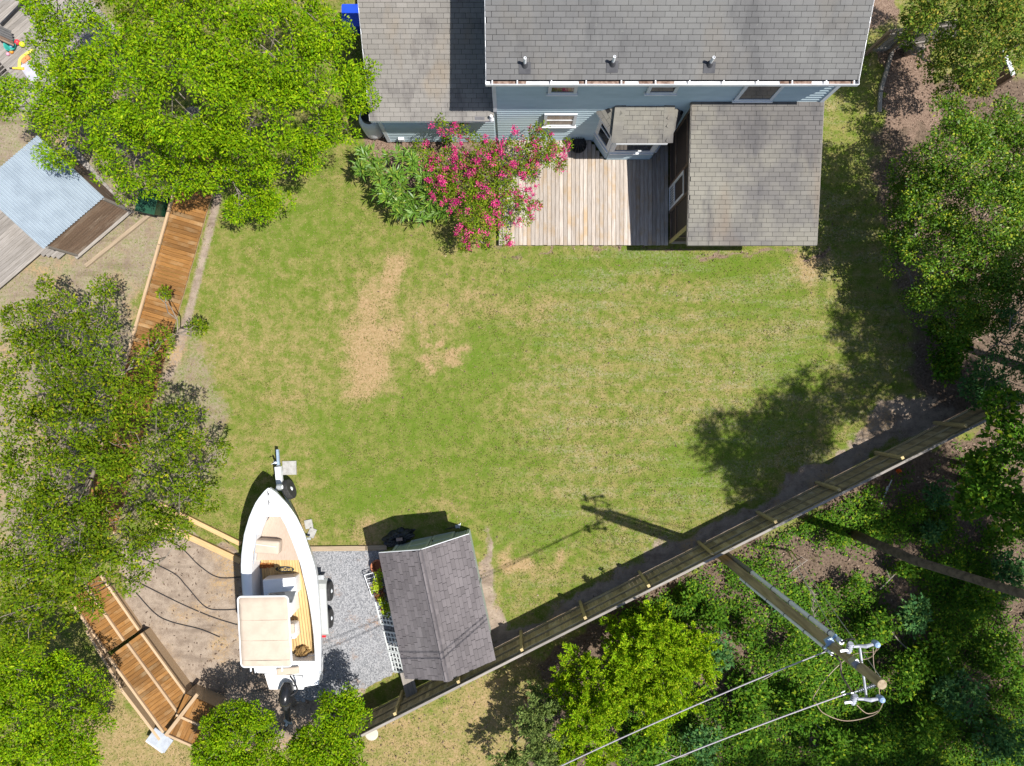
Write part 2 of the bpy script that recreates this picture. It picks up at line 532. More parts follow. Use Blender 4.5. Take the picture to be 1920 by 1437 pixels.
# outer skirt to the horizon
R_FAR = 900.0
ring = [tuple(ids[0, :]), tuple(ids[:, -1]), tuple(ids[-1, ::-1]), tuple(ids[::-1, 0])]
corners = np.array([[-R_FAR, -R_FAR, -0.012], [R_FAR, -R_FAR, -0.012], [R_FAR, R_FAR, -0.012], [-R_FAR, R_FAR, -0.012]])
nb = len(verts)
verts = np.concatenate([verts, corners])
faces = [tuple(int(i) for i in q) for q in quads]
for k in range(4):
    faces.append(tuple([nb + (k + 1) % 4, *[int(i) for i in ring[k]][::-1], nb + k])[::-1])
g_me = bpy.data.meshes.new('ground')
g_me.from_pydata(verts.tolist(), [], faces)
att = g_me.color_attributes.new('cover', 'FLOAT_COLOR', 'POINT')
tail = np.tile([0.3, 0.3, 0.6, 0.2], (4, 1))
att.data.foreach_set('color', np.concatenate([np.stack([soil, dry, litter, lush], -1).reshape(-1, 4), tail]).astype(np.float32).ravel())
att2 = g_me.color_attributes.new('bed', 'FLOAT_COLOR', 'POINT')
att2.data.foreach_set('color', np.concatenate([np.stack([mulch, mulch, mulch, mulch], -1).reshape(-1, 4), np.zeros((4, 4))]).astype(np.float32).ravel())

def ground_material():
    m, nt, b = nodes_of('ground_cover')
    L = nt.links
    g = nt.nodes.new('ShaderNodeNewGeometry'); pos = g.outputs['Position']
    def attr(n):
        a = nt.nodes.new('ShaderNodeAttribute'); a.attribute_name = n; return a
    a1 = attr('cover'); sep = nt.nodes.new('ShaderNodeSeparateColor'); L.new(a1.outputs['Color'], sep.inputs[0])
    a2 = attr('bed'); sep2 = nt.nodes.new('ShaderNodeSeparateColor'); L.new(a2.outputs['Color'], sep2.inputs[0])
    s_soil, s_dry, s_lit, s_lush, s_mul = sep.outputs[0], sep.outputs[1], sep.outputs[2], a1.outputs['Alpha'], sep2.outputs[0]
    n_big = noise(nt, pos, 0.5, 4.0, 0.6)
    n_mid = noise(nt, pos, 2.6, 5.0, 0.65)
    n_sml = noise(nt, pos, 11.0, 4.0, 0.7)
    n_fine = noise(nt, pos, 34.0, 3.0, 0.75)
    # mowing streaks, stretched along the way the mower went
    mp = nt.nodes.new('ShaderNodeMapping'); L.new(pos, mp.inputs['Vector'])
    mp.inputs['Rotation'].default_value = (0, 0, math.radians(-62)); mp.inputs['Scale'].default_value = (0.22, 1.6, 1)
    n_str = noise(nt, mp.outputs[0], 1.6, 4.0, 0.6)
    # grass
    grass = mixc(nt, ramp(nt, n_mid, 0.36, 0.66), (0.096, 0.138, 0.016), (0.172, 0.17, 0.045))
    grass = mixc(nt, math_(nt, 'MULTIPLY', s_lush, 0.65), grass, (0.084, 0.145, 0.012))
    straw = mixc(nt, ramp(nt, n_sml, 0.3, 0.7), (0.25, 0.17, 0.08), (0.325, 0.23, 0.125))
    d = math_(nt, 'ADD', math_(nt, 'MULTIPLY', s_dry, 0.46), math_(nt, 'MULTIPLY', n_big, 0.3))
    d = math_(nt, 'ADD', d, math_(nt, 'MULTIPLY', n_mid, 0.55))
    d = math_(nt, 'ADD', d, math_(nt, 'MULTIPLY', n_str, 0.26))
    d = math_(nt, 'ADD', d, math_(nt, 'MULTIPLY', n_sml, 0.5))
    d = math_(nt, 'ADD', d, math_(nt, 'MULTIPLY', n_fine, 0.36))
    d = math_(nt, 'SUBTRACT', d, math_(nt, 'MULTIPLY', s_lush, 0.2))
    col = mixc(nt, ramp(nt, d, 0.88, 1.42), grass, straw)
    pale = mixc(nt, ramp(nt, n_fine, 0.4, 0.66), (0.165, 0.17, 0.085), (0.30, 0.285, 0.19))
    xr = nt.nodes.new('ShaderNodeSeparateXYZ'); L.new(pos, xr.inputs[0])
    right = ramp(nt, xr.outputs[0], -2.0, 3.0)
    pk = math_(nt, 'MULTIPLY', math_(nt, 'MULTIPLY', ramp(nt, n_str, 0.44, 0.62), ramp(nt, n_sml, 0.4, 0.62)), math_(nt, 'MULTIPLY', right, 0.5))
    col = mixc(nt, pk, col, pale)
    # sandy soil
    sand = mixc(nt, ramp(nt, n_mid, 0.32, 0.7), (0.30, 0.24, 0.185), (0.19, 0.145, 0.11))
    sand = mixc(nt, ramp(nt, n_fine, 0.55, 0.8), sand, (0.32, 0.275, 0.23))
    sand = mixc(nt, math_(nt, 'MULTIPLY', ramp(nt, n_big, 0.5, 0.66), ramp(nt, n_sml, 0.38, 0.6)), sand, (0.33, 0.225, 0.12))
    sand = mixc(nt, math_(nt, 'MULTIPLY', ramp(nt, n_str, 0.5, 0.7), 0.6), sand, (0.13, 0.098, 0.075))
    k = math_(nt, 'ADD', math_(nt, 'MULTIPLY', s_soil, 1.25), math_(nt, 'MULTIPLY', n_sml, 0.6))
    k = math_(nt, 'ADD', k, math_(nt, 'MULTIPLY', n_mid, 0.45))
    col = mixc(nt, ramp(nt, k, 0.86, 1.28), col, sand)
    # leaf litter and pine straw of the woods
    lit = mixc(nt, ramp(nt, n_sml, 0.35, 0.68), (0.155, 0.112, 0.08), (0.075, 0.053, 0.038))
    lit = mixc(nt, ramp(nt, n_fine, 0.58, 0.78), lit, (0.22, 0.16, 0.12))
    k = math_(nt, 'ADD', math_(nt, 'MULTIPLY', s_lit, 1.3), math_(nt, 'MULTIPLY', n_mid, 0.5))
    col = mixc(nt, ramp(nt, k, 0.6, 1.0), col, lit)
    mu = mixc(nt, ramp(nt, n_fine, 0.4, 0.66), (0.13, 0.085, 0.062), (0.25, 0.18, 0.135))
    k = math_(nt, 'ADD', math_(nt, 'MULTIPLY', s_mul, 1.3), math_(nt, 'MULTIPLY', n_sml, 0.5))
    col = mixc(nt, ramp(nt, k, 0.6, 1.0), col, mu)
    v = math_(nt, 'ADD', math_(nt, 'MULTIPLY', n_fine, 0.6), 0.7)
    hs = nt.nodes.new('ShaderNodeHueSaturation'); L.new(v, hs.inputs['Value']); L.new(col, hs.inputs['Color'])
    L.new(hs.outputs[0], b.inputs['Base Color'])
    b.inputs['Roughness'].default_value = 0.95
    b.inputs['Specular IOR Level'].default_value = 0.1
    h = math_(nt, 'ADD', math_(nt, 'MULTIPLY', n_fine, 0.6), n_sml)
    set_bump(nt, b, h, 0.6, 0.03)
    return m
g_me.materials.append(ground_material())
ground = link('ground', g_me)
tag(ground, 'patchy lawn, bare sandy soil and leaf littered woodland floor', None, kind='structure')

# gravel pad beside the boat
def gravel_material():
    m, nt, b = nodes_of('gravel')
    g = nt.nodes.new('ShaderNodeNewGeometry'); pos = g.outputs['Position']
    vo = nt.nodes.new('ShaderNodeTexVoronoi'); vo.inputs['Scale'].default_value = 26.0
    nt.links.new(pos, vo.inputs['Vector'])
    sc = nt.nodes.new('ShaderNodeSeparateColor'); nt.links.new(vo.outputs['Color'], sc.inputs[0])
    col = mixc(nt, sc.outputs[0], (0.13, 0.135, 0.145), (0.31, 0.31, 0.32))
    br = noise(nt, pos, 1.3, 4.0, 0.65); fi = noise(nt, pos, 14, 3.0)
    col = mixc(nt, math_(nt, 'MULTIPLY', ramp(nt, br, 0.52, 0.75), ramp(nt, fi, 0.4, 0.62)), col, (0.27, 0.17, 0.11))
    nt.links.new(col, b.inputs['Base Color']); b.inputs['Roughness'].default_value = 0.85
    set_bump(nt, b, vo.outputs['Distance'], 0.9, 0.02)
    return m
M_GRAVEL = gravel_material()
gp = [P(*q) for q in ((470, 1036), (590, 1033), (725, 1031), (745, 1100), (768, 1200), (772, 1262), (738, 1262), (690, 1288), (640, 1300), (592, 1310), (560, 1316), (540, 1290), (500, 1240), (480, 1120))]
outl = []
for i in range(len(gp)):
    a, c = gp[i], gp[(i + 1) % len(gp)]
    for t in np.linspace(0, 1, 9)[:-1]:
        p = a.lerp(c, t)
        j = 0.0 if 0 <= i < 2 else 0.05
        outl.append((p.x + random.uniform(-j, j), p.y + random.uniform(-j, j)))
mb = MB(); mb.prism(outl, -0.05, 0.03)
gravel = mb.build('gravel_pad', M_GRAVEL)
tag(gravel, 'grey gravel pad between boat and shed', None, kind='structure')
# loose stones standing up from the pad
def scatter_quads(name, pos, dirs, nrm, Ls, Ws, matl, parent=None, shape='diamond'):
    """many small leaf-like faces as one mesh. pos/dirs/nrm: (n,3)"""
    n = len(pos)
    d = dirs / (np.linalg.norm(dirs, axis=1, keepdims=True) + 1e-9)
    s = np.cross(nrm, d); s /= (np.linalg.norm(s, axis=1, keepdims=True) + 1e-9)
    u = np.cross(d, s)
    L = np.broadcast_to(np.asarray(Ls, float).reshape(-1, 1), (n, 1)); W_ = np.broadcast_to(np.asarray(Ws, float).reshape(-1, 1), (n, 1))
    V = np.empty((n, 4, 3))
    V[:, 0] = pos
    V[:, 1] = pos + d * L * 0.45 + s * W_ * 0.5 + u * W_ * 0.15
    V[:, 2] = pos + d * L - u * L * 0.12
    V[:, 3] = pos + d * L * 0.45 - s * W_ * 0.5 + u * W_ * 0.15
    if parent is not None:
        Mi = np.array(WM[parent.name].inverted())
        V = V @ Mi[:3, :3].T + Mi[:3, 3]
    me = bpy.data.meshes.new(name)
    me.vertices.add(n * 4); me.vertices.foreach_set('co', V.astype(np.float32).ravel())
    me.loops.add(n * 4); me.loops.foreach_set('vertex_index', np.arange(n * 4, dtype=np.int32))
    me.polygons.add(n); me.polygons.foreach_set('loop_start', np.arange(0, n * 4, 4, dtype=np.int32))
    try: me.polygons.foreach_set('loop_total', np.full(n, 4, dtype=np.int32))
    except Exception: pass
    me.materials.append(matl)
    me.update(calc_edges=True)
    return link(name, me, parent, WM[parent.name] if parent is not None else None)

def unit(n, rng=RNG):
    v = rng.normal(size=(n, 3)); return v / np.linalg.norm(v, axis=1, keepdims=True)

def sample_cover(n, box, rng=RNG):
    x0, x1, y0, y1 = box
    X = rng.uniform(x0, x1, n); Y = rng.uniform(y0, y1, n)
    return X, Y
HOUSE_FOOT = [((-4.7, 8.7), (-0.6, 40)), ((-0.8, 5.0), (9.9, 40))]
def grid_lookup(A, X, Y):
    i = np.clip(((Y - GY0) / GST).astype(int), 0, ny - 1); j = np.clip(((X - GX0) / GST).astype(int), 0, nx - 1)
    return A[i, j]

# short grass of the lawn
X, Y = sample_cover(210000, (-19.5, 14.5, -14.5, 15))
sv = grid_lookup(soil, X, Y); lv = grid_lookup(litter, X, Y); mv = grid_lookup(mulch, X, Y); dv = grid_lookup(dry, X, Y)
keep = RNG.random(len(X)) < np.clip(1.0 - 1.25 * sv - 1.1 * lv - 1.5 * mv - 0.35 * dv, 0.015, 1)
for (a, c) in HOUSE_FOOT: keep &= ~((X > a[0]) & (X < c[0]) & (Y > a[1]) & (Y < c[1]))
gpx = X / S0 + CX; gpy = CY - Y / S0
keep &= seg_dist(gpx, gpy, [(q.x / S0 + CX, CY - q.y / S0) for q in gp]) > 2
keep &= ~((gpx > 700) & (gpx < 900) & (gpy > 1000) & (gpy < 1230))
X = X[keep]; Y = Y[keep]; n = len(X)
ang = RNG.uniform(0, 2 * math.pi, n); lean = RNG.uniform(0.25, 1.2, n)
dirs = np.stack([np.cos(ang) * lean, np.sin(ang) * lean, np.ones(n) * 0.6], -1)
nrm = np.stack([-np.cos(ang), -np.sin(ang), np.ones(n) * 0.8], -1)
M_GRASS = leafmat('grass_blades', (0.088, 0.14, 0.013), (0.178, 0.182, 0.044), (0.32, 0.25, 0.125), trans=0.25, p3=0.66)
pos_g = np.stack([X, Y, np.full(n, -0.01)], -1); len_g = RNG.uniform(0.03, 0.08, n); wid_g = RNG.uniform(0.010, 0.024, n)
# thicker tufts standing among the mown grass
ti = RNG.choice(n, 4200, replace=False); ti = ti[fbm(X[ti], Y[ti], 2.2, 91) > 0.5]; m = 11
tp = np.repeat(pos_g[ti], m, 0) + RNG.normal(size=(len(ti) * m, 3)) * [0.11, 0.11, 0]
ta = RNG.uniform(0, 2 * math.pi, len(tp)); tl = RNG.uniform(0.2, 1.0, len(tp))
pos_g = np.concatenate([pos_g, tp]); dirs = np.concatenate([dirs, np.stack([np.cos(ta) * tl, np.sin(ta) * tl, np.full(len(tp), 0.7)], -1)]); nrm = np.concatenate([nrm, np.stack([-np.cos(ta), -np.sin(ta), np.full(len(tp), 0.8)], -1)])
len_g = np.concatenate([len_g, RNG.uniform(0.04, 0.08, len(tp))]); wid_g = np.concatenate([wid_g, RNG.uniform(0.015, 0.03, len(tp))])
grass = scatter_quads('grass', pos_g, dirs, nrm, len_g, wid_g, M_GRASS)
tag(grass, 'short patchy green and straw coloured grass blades of the lawn', None, kind='stuff')

# fallen leaves on the woodland floor and beds
X, Y = sample_cover(110000, (-15, 23, -19, 13.5))
lv = grid_lookup(litter, X, Y); mv = grid_lookup(mulch, X, Y)
sv = grid_lookup(soil, X, Y)
keep = RNG.random(len(X)) < np.maximum(np.maximum(lv * 0.62, mv * 0.9), np.where(X < -5, 0.16 * sv * (fbm(X, Y, 1.1, 5) > 0.5), 0.01))
X = X[keep]; Y = Y[keep]; n = len(X)
d = unit(n); d[:, 2] *= 0.25; nn = unit(n) * 0.5 + np.array([0, 0, 1.0])
M_LITTER = leafmat('fallen_leaves', (0.18, 0.125, 0.09), (0.085, 0.056, 0.042), (0.33, 0.245, 0.185), trans=0.1, p3=0.87)
lit = scatter_quads('fallen_leaves', np.stack([X, Y, RNG.uniform(0.0, 0.03, n)], -1), d, nn, RNG.uniform(0.05, 0.13, n), RNG.uniform(0.025, 0.06, n), M_LITTER)
tag(lit, 'brown fallen leaves and bark scattered over beds and woodland floor', None, kind='stuff')

# ------------------------------------------------------------------ house
WALL_Y = 8.86
SH_W, SH_E = 0.337, 0.143
M_SHINGLE = shinglemat('grey_shingles', (0.146, 0.144, 0.138), (0.12, 0.118, 0.116), (0.088, 0.087, 0.087), (0.146, 0.134, 0.118), (0.165, 0.165, 0.148))
M_SHINGLE2 = shinglemat('stained_shingles', (0.198, 0.186, 0.155), (0.12, 0.113, 0.108), (0.08, 0.077, 0.079), (0.175, 0.135, 0.1), None, sc=0.45)
M_SHINGLE3 = shinglemat('wing_shingles', (0.215, 0.2, 0.182), (0.182, 0.17, 0.156), (0.118, 0.108, 0.104), (0.205, 0.16, 0.112), None)
M_SHEDSH = shinglemat('shed_shingles', (0.135, 0.12, 0.121), (0.117, 0.104, 0.105), (0.1, 0.089, 0.091), (0.148, 0.134, 0.133), None, rnd=0.15)
M_GAP = mat('roof_underlay', (0.022, 0.022, 0.022), (0.016, 0.016, 0.016), 9.0, 0.95)

house = thing('house', 'blue-grey clapboard house with grey shingle roofs and white gutters', 'house', (4.5, WALL_Y, 0))

SH_MESH = {}
def shingle_mesh(w, mat_, e=SH_E):
    key = (round(w, 2), mat_.name, e)
    if key not in SH_MESH:
        me = bpy.data.meshes.new('shingle')
        g = 0.0055; x = key[0] / 2 - g; L = e - 0.009; t = 0.012
        # butt edge at -y is proud, the head tucks under the course above
        vs = [(-x, 0, -0.004), (x, 0, -0.004), (x, 0, t), (-x, 0, t), (-x, L, -0.004), (x, L, -0.004), (x, L, 0.004), (-x, L, 0.004)]
        fs = [(0, 1, 2, 3), (3, 2, 6, 7), (1, 5, 6, 2), (0, 3, 7, 4), (4, 7, 6, 5), (0, 4, 5, 1)]
        me.from_pydata(vs, [], fs); me.materials.append(mat_)
        SH_MESH[key] = me
    return SH_MESH[key]

def shingle_roof(parent, o, ex, ey, width, depth, mat_, single=None, clip=None, tab=SH_W, e=SH_E, stuff_name='shingle_field', jit=0.0):
    """courses of tabs on the plane o + a*ex + b*ey (ey runs up the slope). single(course,k,centre)->True gives an object of its own"""
    ex = Vector(ex).normalized(); ey = Vector(ey).normalized(); nz = ex.cross(ey).normalized()
    o = Vector(o); rest = MB(); cnt = 0
    rows = int(math.ceil(depth / e))
    for r in range(rows):
        a = -((r % 2) * 0.5 + 0.12 * math.sin(r * 1.7)) * tab
        while a < width - 0.01:
            tb = tab * (1 + (random.uniform(-jit, jit) if jit else 0))
            a0, a1 = max(a, 0), min(a + tb, width)
            a += tb
            if a1 - a0 < 0.05: continue
            b0 = r * e; b1 = min(b0 + e + 0.02, depth)
            if b1 - b0 < 0.03: continue
            cc = o + ex * (a0 + a1) / 2 + ey * (b0 + 0.5 * e)
            if clip and not clip((a0 + a1) / 2, b0 + 0.5 * e): continue
            wj = a1 - a0
            M = Matrix((ex, ey, nz)).transposed().to_4x4()
            M.translation = o + ex * (a0 + a1) / 2 + ey * b0 + nz * (0.008 + random.uniform(0, 0.003))
            if single and single(r, cc):
                link('shingle', shingle_mesh(wj, mat_, e), parent, M); cnt += 1
            else:
                me = shingle_mesh(wj, mat_, e)
                rest.add([M @ v.co for v in me.vertices], [tuple(p.vertices) for p in me.polygons])
    if rest.v:
        so = rest.build(stuff_name, mat_, parent, fix=False); so['kind'] = 'stuff'
    return cnt

# --- main roof (rises away from the yard)
E_Y, E_Z, SL = 8.575, 6.0, 0.46
RX0, RX1 = -0.72, 9.77
up = Vector((0, 1, SL)).normalized()
ridge_d = 5.2
p0 = Vector((RX0, E_Y, E_Z)); p1 = Vector((RX1, E_Y, E_Z)); p2 = p1 + up * ridge_d; p3 = p0 + up * ridge_d
mb = MB(); mb.slab([p0, p1, p2, p3], 0.16)
back = Vector((0, 1, -SL)).normalized() * ridge_d
mb.slab([p3, p2, p2 + back, p3 + back], 0.16)
roof = mb.build('main_roof', M_GAP, house)
shingle_roof(roof, p0 + Vector((-0.01, -0.03, 0)), (1, 0, 0), up, RX1 - RX0 + 0.02, ridge_d, M_SHINGLE, single=lambda r, c: r < 9 and True)
def strip(name, a, b, w, h, matl, parent): 
    return MB().beam(a, b, w, h).build(name, matl, parent)
# rake boards
for x in (RX0 - 0.012, RX1 + 0.012):
    q = Vector((x, E_Y, E_Z - 0.1)); strip('rake_board', q, q + up * ridge_d, 0.02, 0.2, M_WHITE, roof)
# gutter with hangers, some leaf muck in it
GO, GI = 8.435, 8.57
mb = MB()
gz_ = 5.94
mb.box(((RX0 + RX1) / 2, GO - 0.006, gz_ - 0.03), (RX1 - RX0 + 0.06, 0.014, 0.13))
mb.box(((RX0 + RX1) / 2, (GO + GI) / 2, gz_ - 0.095), (RX1 - RX0 + 0.06, GI - GO, 0.012))
for x in (RX0 - 0.025, RX1 + 0.025): mb.box((x, (GO + GI) / 2, gz_ - 0.03), (0.012, GI - GO + 0.01, 0.128))
gut = mb.build('gutter', M_WHITE, house)
mb = MB()
for x0, x1 in ((-0.6, 0.4), (1.9, 3.2), (3.6, 4.6), (7.6, 8.5), (9.0, 9.7)):
    mb.box(((x0 + x1) / 2, 8.5, gz_ - 0.078), (x1 - x0, 0.11, 0.02))
mb.build('gutter_muck', mat('gutter_muck', (0.12, 0.07, 0.05), (0.3, 0.22, 0.18), 8.0, 0.95), gut)
for px in (923, 970, 1034, 1099, 1165, 1229, 1293, 1357, 1421, 1485, 1549, 1601):
    x = (px - CX) * (CAM_H - gz_) / FPX
    MB().box((x, (GO + GI) / 2, gz_ + 0.022), (0.035, GI - GO + 0.03, 0.012)).build('gutter_hanger', M_WHITE, gut)
# vent pipes with dark flashings
for px, py in ((984, 126), (1148, 124), (1330, 125)):
    s = (CAM_H - 6.15) / FPX
    x = (px - CX) * s; y = (CY - py) * s
    z = E_Z + (y - E_Y) * SL
    mb = MB(); Mr = Matrix((Vector((1, 0, 0)), up, Vector((1, 0, 0)).cross(up))).transposed()
    mb.box((x, y - 0.03, z + 0.03), (0.33, 0.3, 0.014), M=Mr)
    mb.lathe([(0.105, 0), (0.075, 0.1), (0.055, 0.16)], (x, y + 0.05, z + 0.03), 14)
    fl = mb.build('vent_flashing', mat('lead_flashing', (0.055, 0.055, 0.06), (0.04, 0.04, 0.045), 6, 0.7), roof)
    MB().lathe([(0.04, 0), (0.04, 0.36), (0.03, 0.362), (0.03, 0.3)], (x, y + 0.05, z + 0.12), 14).build('vent_pipe', M_WHITE, fl)

# --- walls and clapboards
def wall_block(name, x0, x1, y0, y1, z0, z1):
    return MB().box(((x0 + x1) / 2, (y0 + y1) / 2, (z0 + z1) / 2), (x1 - x0, y1 - y0, z1 - z0)).build(name, M_SIDING, house)
wall = wall_block('main_wall', -0.58, 9.72, WALL_Y, 17.0, 0, 5.9)
MB().box(((RX0 + RX1) / 2, 8.70, 5.81), (RX1 - RX0 - 0.1, 0.28, 0.02)).build('soffit', M_WHITE, house)
def clap(parent, x0, x1, y, z0, z1, e=0.165, normal=(0, -1, 0), a=None, b=None):
    z = z0
    while z < z1 - 0.02:
        h = min(e + 0.015, z1 - z + 0.01)
        if a is None:
            A = Vector((x0, y - 0.028, z + h / 2)); B = Vector((x1, y - 0.028, z + h / 2)); nrm = Vector((0, -1, 0.30))
        else:
            A = Vector((a[0], a[1], z + h / 2)) + Vector(normal) * 0.026; B = Vector((b[0], b[1], z + h / 2)) + Vector(normal) * 0.026
            nrm = Vector(normal) + Vector((0, 0, 0.30))
        board('clapboard', A, B, h, 0.02, M_SIDING, parent, up=nrm)
        z += e
clap(wall, -0.5, 9.66, WALL_Y, 0.12, 5.8)
for x, z0_ in ((-0.54, 3.0), (9.68, 0.1)):
    MB().box((x, WALL_Y - 0.05, (z0_ + 5.8) / 2), (0.12, 0.06, 5.8 - z0_)).build('corner_board', M_TRIM, wall)

def window(parent, x0, x1, z0, z1, y, mid=True, blind=False, fr=0.1):
    """window proud of the siding on a wall facing the yard"""
    f = MB(); d = 0.05
    f.box(((x0 + x1) / 2, y - 0.0352, z1 - fr / 2), (x1 - x0, d, fr)); f.box(((x0 + x1) / 2, y - 0.035, z0 + fr / 2), (x1 - x0 - 0.001, d, fr))
    for x in (x0 + fr / 2, x1 - fr / 2): f.box((x, y - 0.0355, (z0 + z1) / 2), (fr, d, z1 - z0 - 2 * fr - 0.002))
    w = f.build('window', M_TRIM, parent)
    MB().box(((x0 + x1) / 2, y - 0.032, (z0 + z1) / 2), (x1 - x0 - 2 * fr, 0.012, z1 - z0 - 2 * fr)).build('pane', mat('blind_glass', (0.3, 0.24, 0.19), (0.2, 0.16, 0.13), 30, 0.15, stretch=(3, 1, 0.1)) if blind else M_GLASS, w)
    if mid: MB().box(((x0 + x1) / 2, y - 0.045, (z0 + z1) / 2), (x1 - x0 - 2 * fr, 0.02, 0.05)).build('sash_bar', M_WHITE, w)
    MB().box(((x0 + x1) / 2, y - 0.052, z0 - 0.03), (x1 - x0 + 0.08, 0.09, 0.05)).build('sill', M_WHITE, w)
    return w
window(wall, 1.06, 2.14, 1.78, 2.86, WALL_Y - 0.055, True, True)
window(wall, 1.08, 1.95, 4.5, 5.5, WALL_Y - 0.055)
window(wall, 4.05, 4.95, 4.52, 5.5, WALL_Y - 0.055)
window(wall, 6.88, 8.05, 3.98, 5.4, WALL_Y - 0.055, False)

# --- wing on the left
WX0, WX1, WE_Z, WE_Y, WSL = -4.52, -0.58, 2.78, 8.60, 0.6
wingw = wall_block('wing_wall', WX0, WX1 - 0.004, WALL_Y + 0.003, 17.0, 0, 2.86)
clap(wingw, WX0 + 0.1, WX1, WALL_Y + 0.003, 0.12, 2.72)
clap(wingw, -0.58, 0, 0, 0.12, 2.3, a=(WX0 - 0.0, 17.0), b=(WX0 - 0.0, WALL_Y + 0.05), normal=(-1, 0, 0))
MB().box((WX0 + 0.05, WALL_Y - 0.045, 1.4), (0.13, 0.06, 2.6)).build('corner_board', M_TRIM, wingw)
wup = Vector((0, 1, WSL)).normalized(); wd = 4.6
q0 = Vector((-4.64, WE_Y, WE_Z)); q1 = Vector((-0.585, WE_Y, WE_Z)); q2 = q1 + wup * wd; q3 = q0 + wup * wd
mb = MB(); mb.slab([q0, q1, q2, q3], 0.12)
wr = mb.build('wing_roof', M_GAP, house)
shingle_roof(wr, q0 + Vector((-0.01, -0.03, 0)), (1, 0, 0), wup, q1.x - q0.x + 0.01, wd, M_SHINGLE3, stuff_name='wing_shingle_field')
MB().box(((q0.x + q1.x) / 2, WE_Y - 0.015, WE_Z - 0.07), (q1.x - q0.x, 0.022, 0.13)).build('fascia', M_WHITE, wr)
MB().beam(q0 + Vector((-0.014, 0, -0.06)), q3 + Vector((-0.014, 0, -0.06)), 0.022, 0.12).build('rake_board', M_WHITE, wr)
c = P(921, 219, 3.0); c.z = WE_Z + (c.y - WE_Y) * WSL
MB().lathe([(0.09, 0), (0.06, 0.1), (0.045, 0.14), (0.045, 0.26), (0.03, 0.262)], c, 14).build('vent_pipe', M_WHITE, wr)
c = P(899, 220, 2.95); c.z = WE_Z + (c.y - WE_Y) * WSL
Mr = Matrix((Vector((1, 0, 0)), wup, Vector((1, 0, 0)).cross(wup))).transposed()
MB().box(c + Vector((0, 0, 0.03)), (0.32, 0.18, 0.02), M=Mr).build('roof_flap', mat('worn_flap', (0.13, 0.125, 0.13)), wr)

# --- bay window
BZ, BT = 2.95, 3.47
A_, B_, C_, D_ = Vector((2.72, 8.85, BZ)), Vector((3.38, 7.78, BZ)), Vector((5.05, 7.78, BZ)), Vector((5.60, 8.85, BZ))
E_, F_ = Vector((3.45, 8.85, BT)), Vector((5.0, 8.85, BT))
foot = [(2.95, WALL_Y), (3.42, 8.16), (4.99, 8.16), (5.46, WALL_Y)]
bay = MB().prism(foot, 0.1, BZ - 0.03).build('bay_wall', M_SIDING, house)
clap(bay, 0, 0, 0, 0.26, 0.95, a=foot[1], b=foot[2], normal=(0, -1, 0), e=0.15)
nl = Vector((-(8.86 - 8.16), -(3.42 - 2.95), 0)).normalized()
clap(bay, 0, 0, 0, 0.26, 0.95, a=(2.97, 8.83), b=foot[1], normal=nl, e=0.15)
nr = Vector((-nl.x, nl.y, 0))
clap(bay, 0, 0, 0, 0.26, 0.95, a=foot[2], b=(5.44, 8.83), normal=nr, e=0.15)
def bay_window(a, b, nrm, z0, z1, mid):
    a = Vector((a[0], a[1], 0)); b = Vector((b[0], b[1], 0)); nrm = Vector(nrm)
    d = (b - a).normalized(); Lw = (b - a).length
    fr = 0.16
    f = MB()
    def bx(s0, s1, za, zb, off, th):
        c_ = a + d * (s0 + s1) / 2 + nrm * off + Vector((0, 0, (za + zb) / 2))
        M = Matrix((d, nrm, Vector((0, 0, 1)))).transposed()
        return c_, (s1 - s0, th, zb - za), M
    for s0, s1, za, zb in ((0.002, Lw - 0.002, z1 - fr, z1), (0.002, Lw - 0.002, z0, z0 + fr), (0.002, fr, z0 + fr, z1 - fr), (Lw - fr, Lw - 0.002, z0 + fr, z1 - fr)):
        c_, dd, M = bx(s0, s1, za, zb, 0.02, 0.05); f.box(c_, dd, M=M)
    w = f.build('window', M_WHITE, bay)
    c_, dd, M = bx(fr, Lw - fr, z0 + fr, z1 - fr, 0.012, 0.02); MB().box(c_, dd, M=M).build('pane', M_GLASS, w)
    if mid:
        zm = (z0 + z1) / 2; c_, dd, M = bx(fr, Lw - fr, zm - 0.025, zm + 0.025, 0.03, 0.03); MB().box(c_, dd, M=M).build('sash_bar', M_WHITE, w)
    c_, dd, M = bx(0.02, Lw - 0.02, z0 - 0.06, z0, 0.05, 0.1); MB().box(c_, dd, M=M).build('sill', M_WHITE, w)
bay_window(foot[0], foot[1], nl, 0.98, BZ - 0.08, True)
bay_window(foot[1], foot[2], (0, -1, 0), 0.98, BZ - 0.08, False)
bay_window(foot[2], foot[3], nr, 0.98, BZ - 0.08, True)
mb = MB()
mb.add([A_, B_, C_, D_, E_, F_], [(0, 1, 4), (1, 2, 5, 4), (2, 3, 5), (0, 3, 2, 1), (0, 4, 5, 3)])
br_ = mb.build('bay_roof', M_GAP, house)
def tri_clip(b0, b1, t0, t1, o, ex, ey):
    """keep tabs whose centre lies in the trapezoid b0-b1 / t0-t1"""
    def f(a, b):
        hgt = (Vector(t0) - Vector(o)).dot(ey)
        if b > hgt: return False
        k = b / hgt
        la = (Vector(b0) - o).dot(ex) * (1 - k) + (Vector(t0) - o).dot(ex) * k
        ra = (Vector(b1) - o).dot(ex) * (1 - k) + (Vector(t1) - o).dot(ex) * k
        return la + 0.07 < a < ra - 0.07
    return f
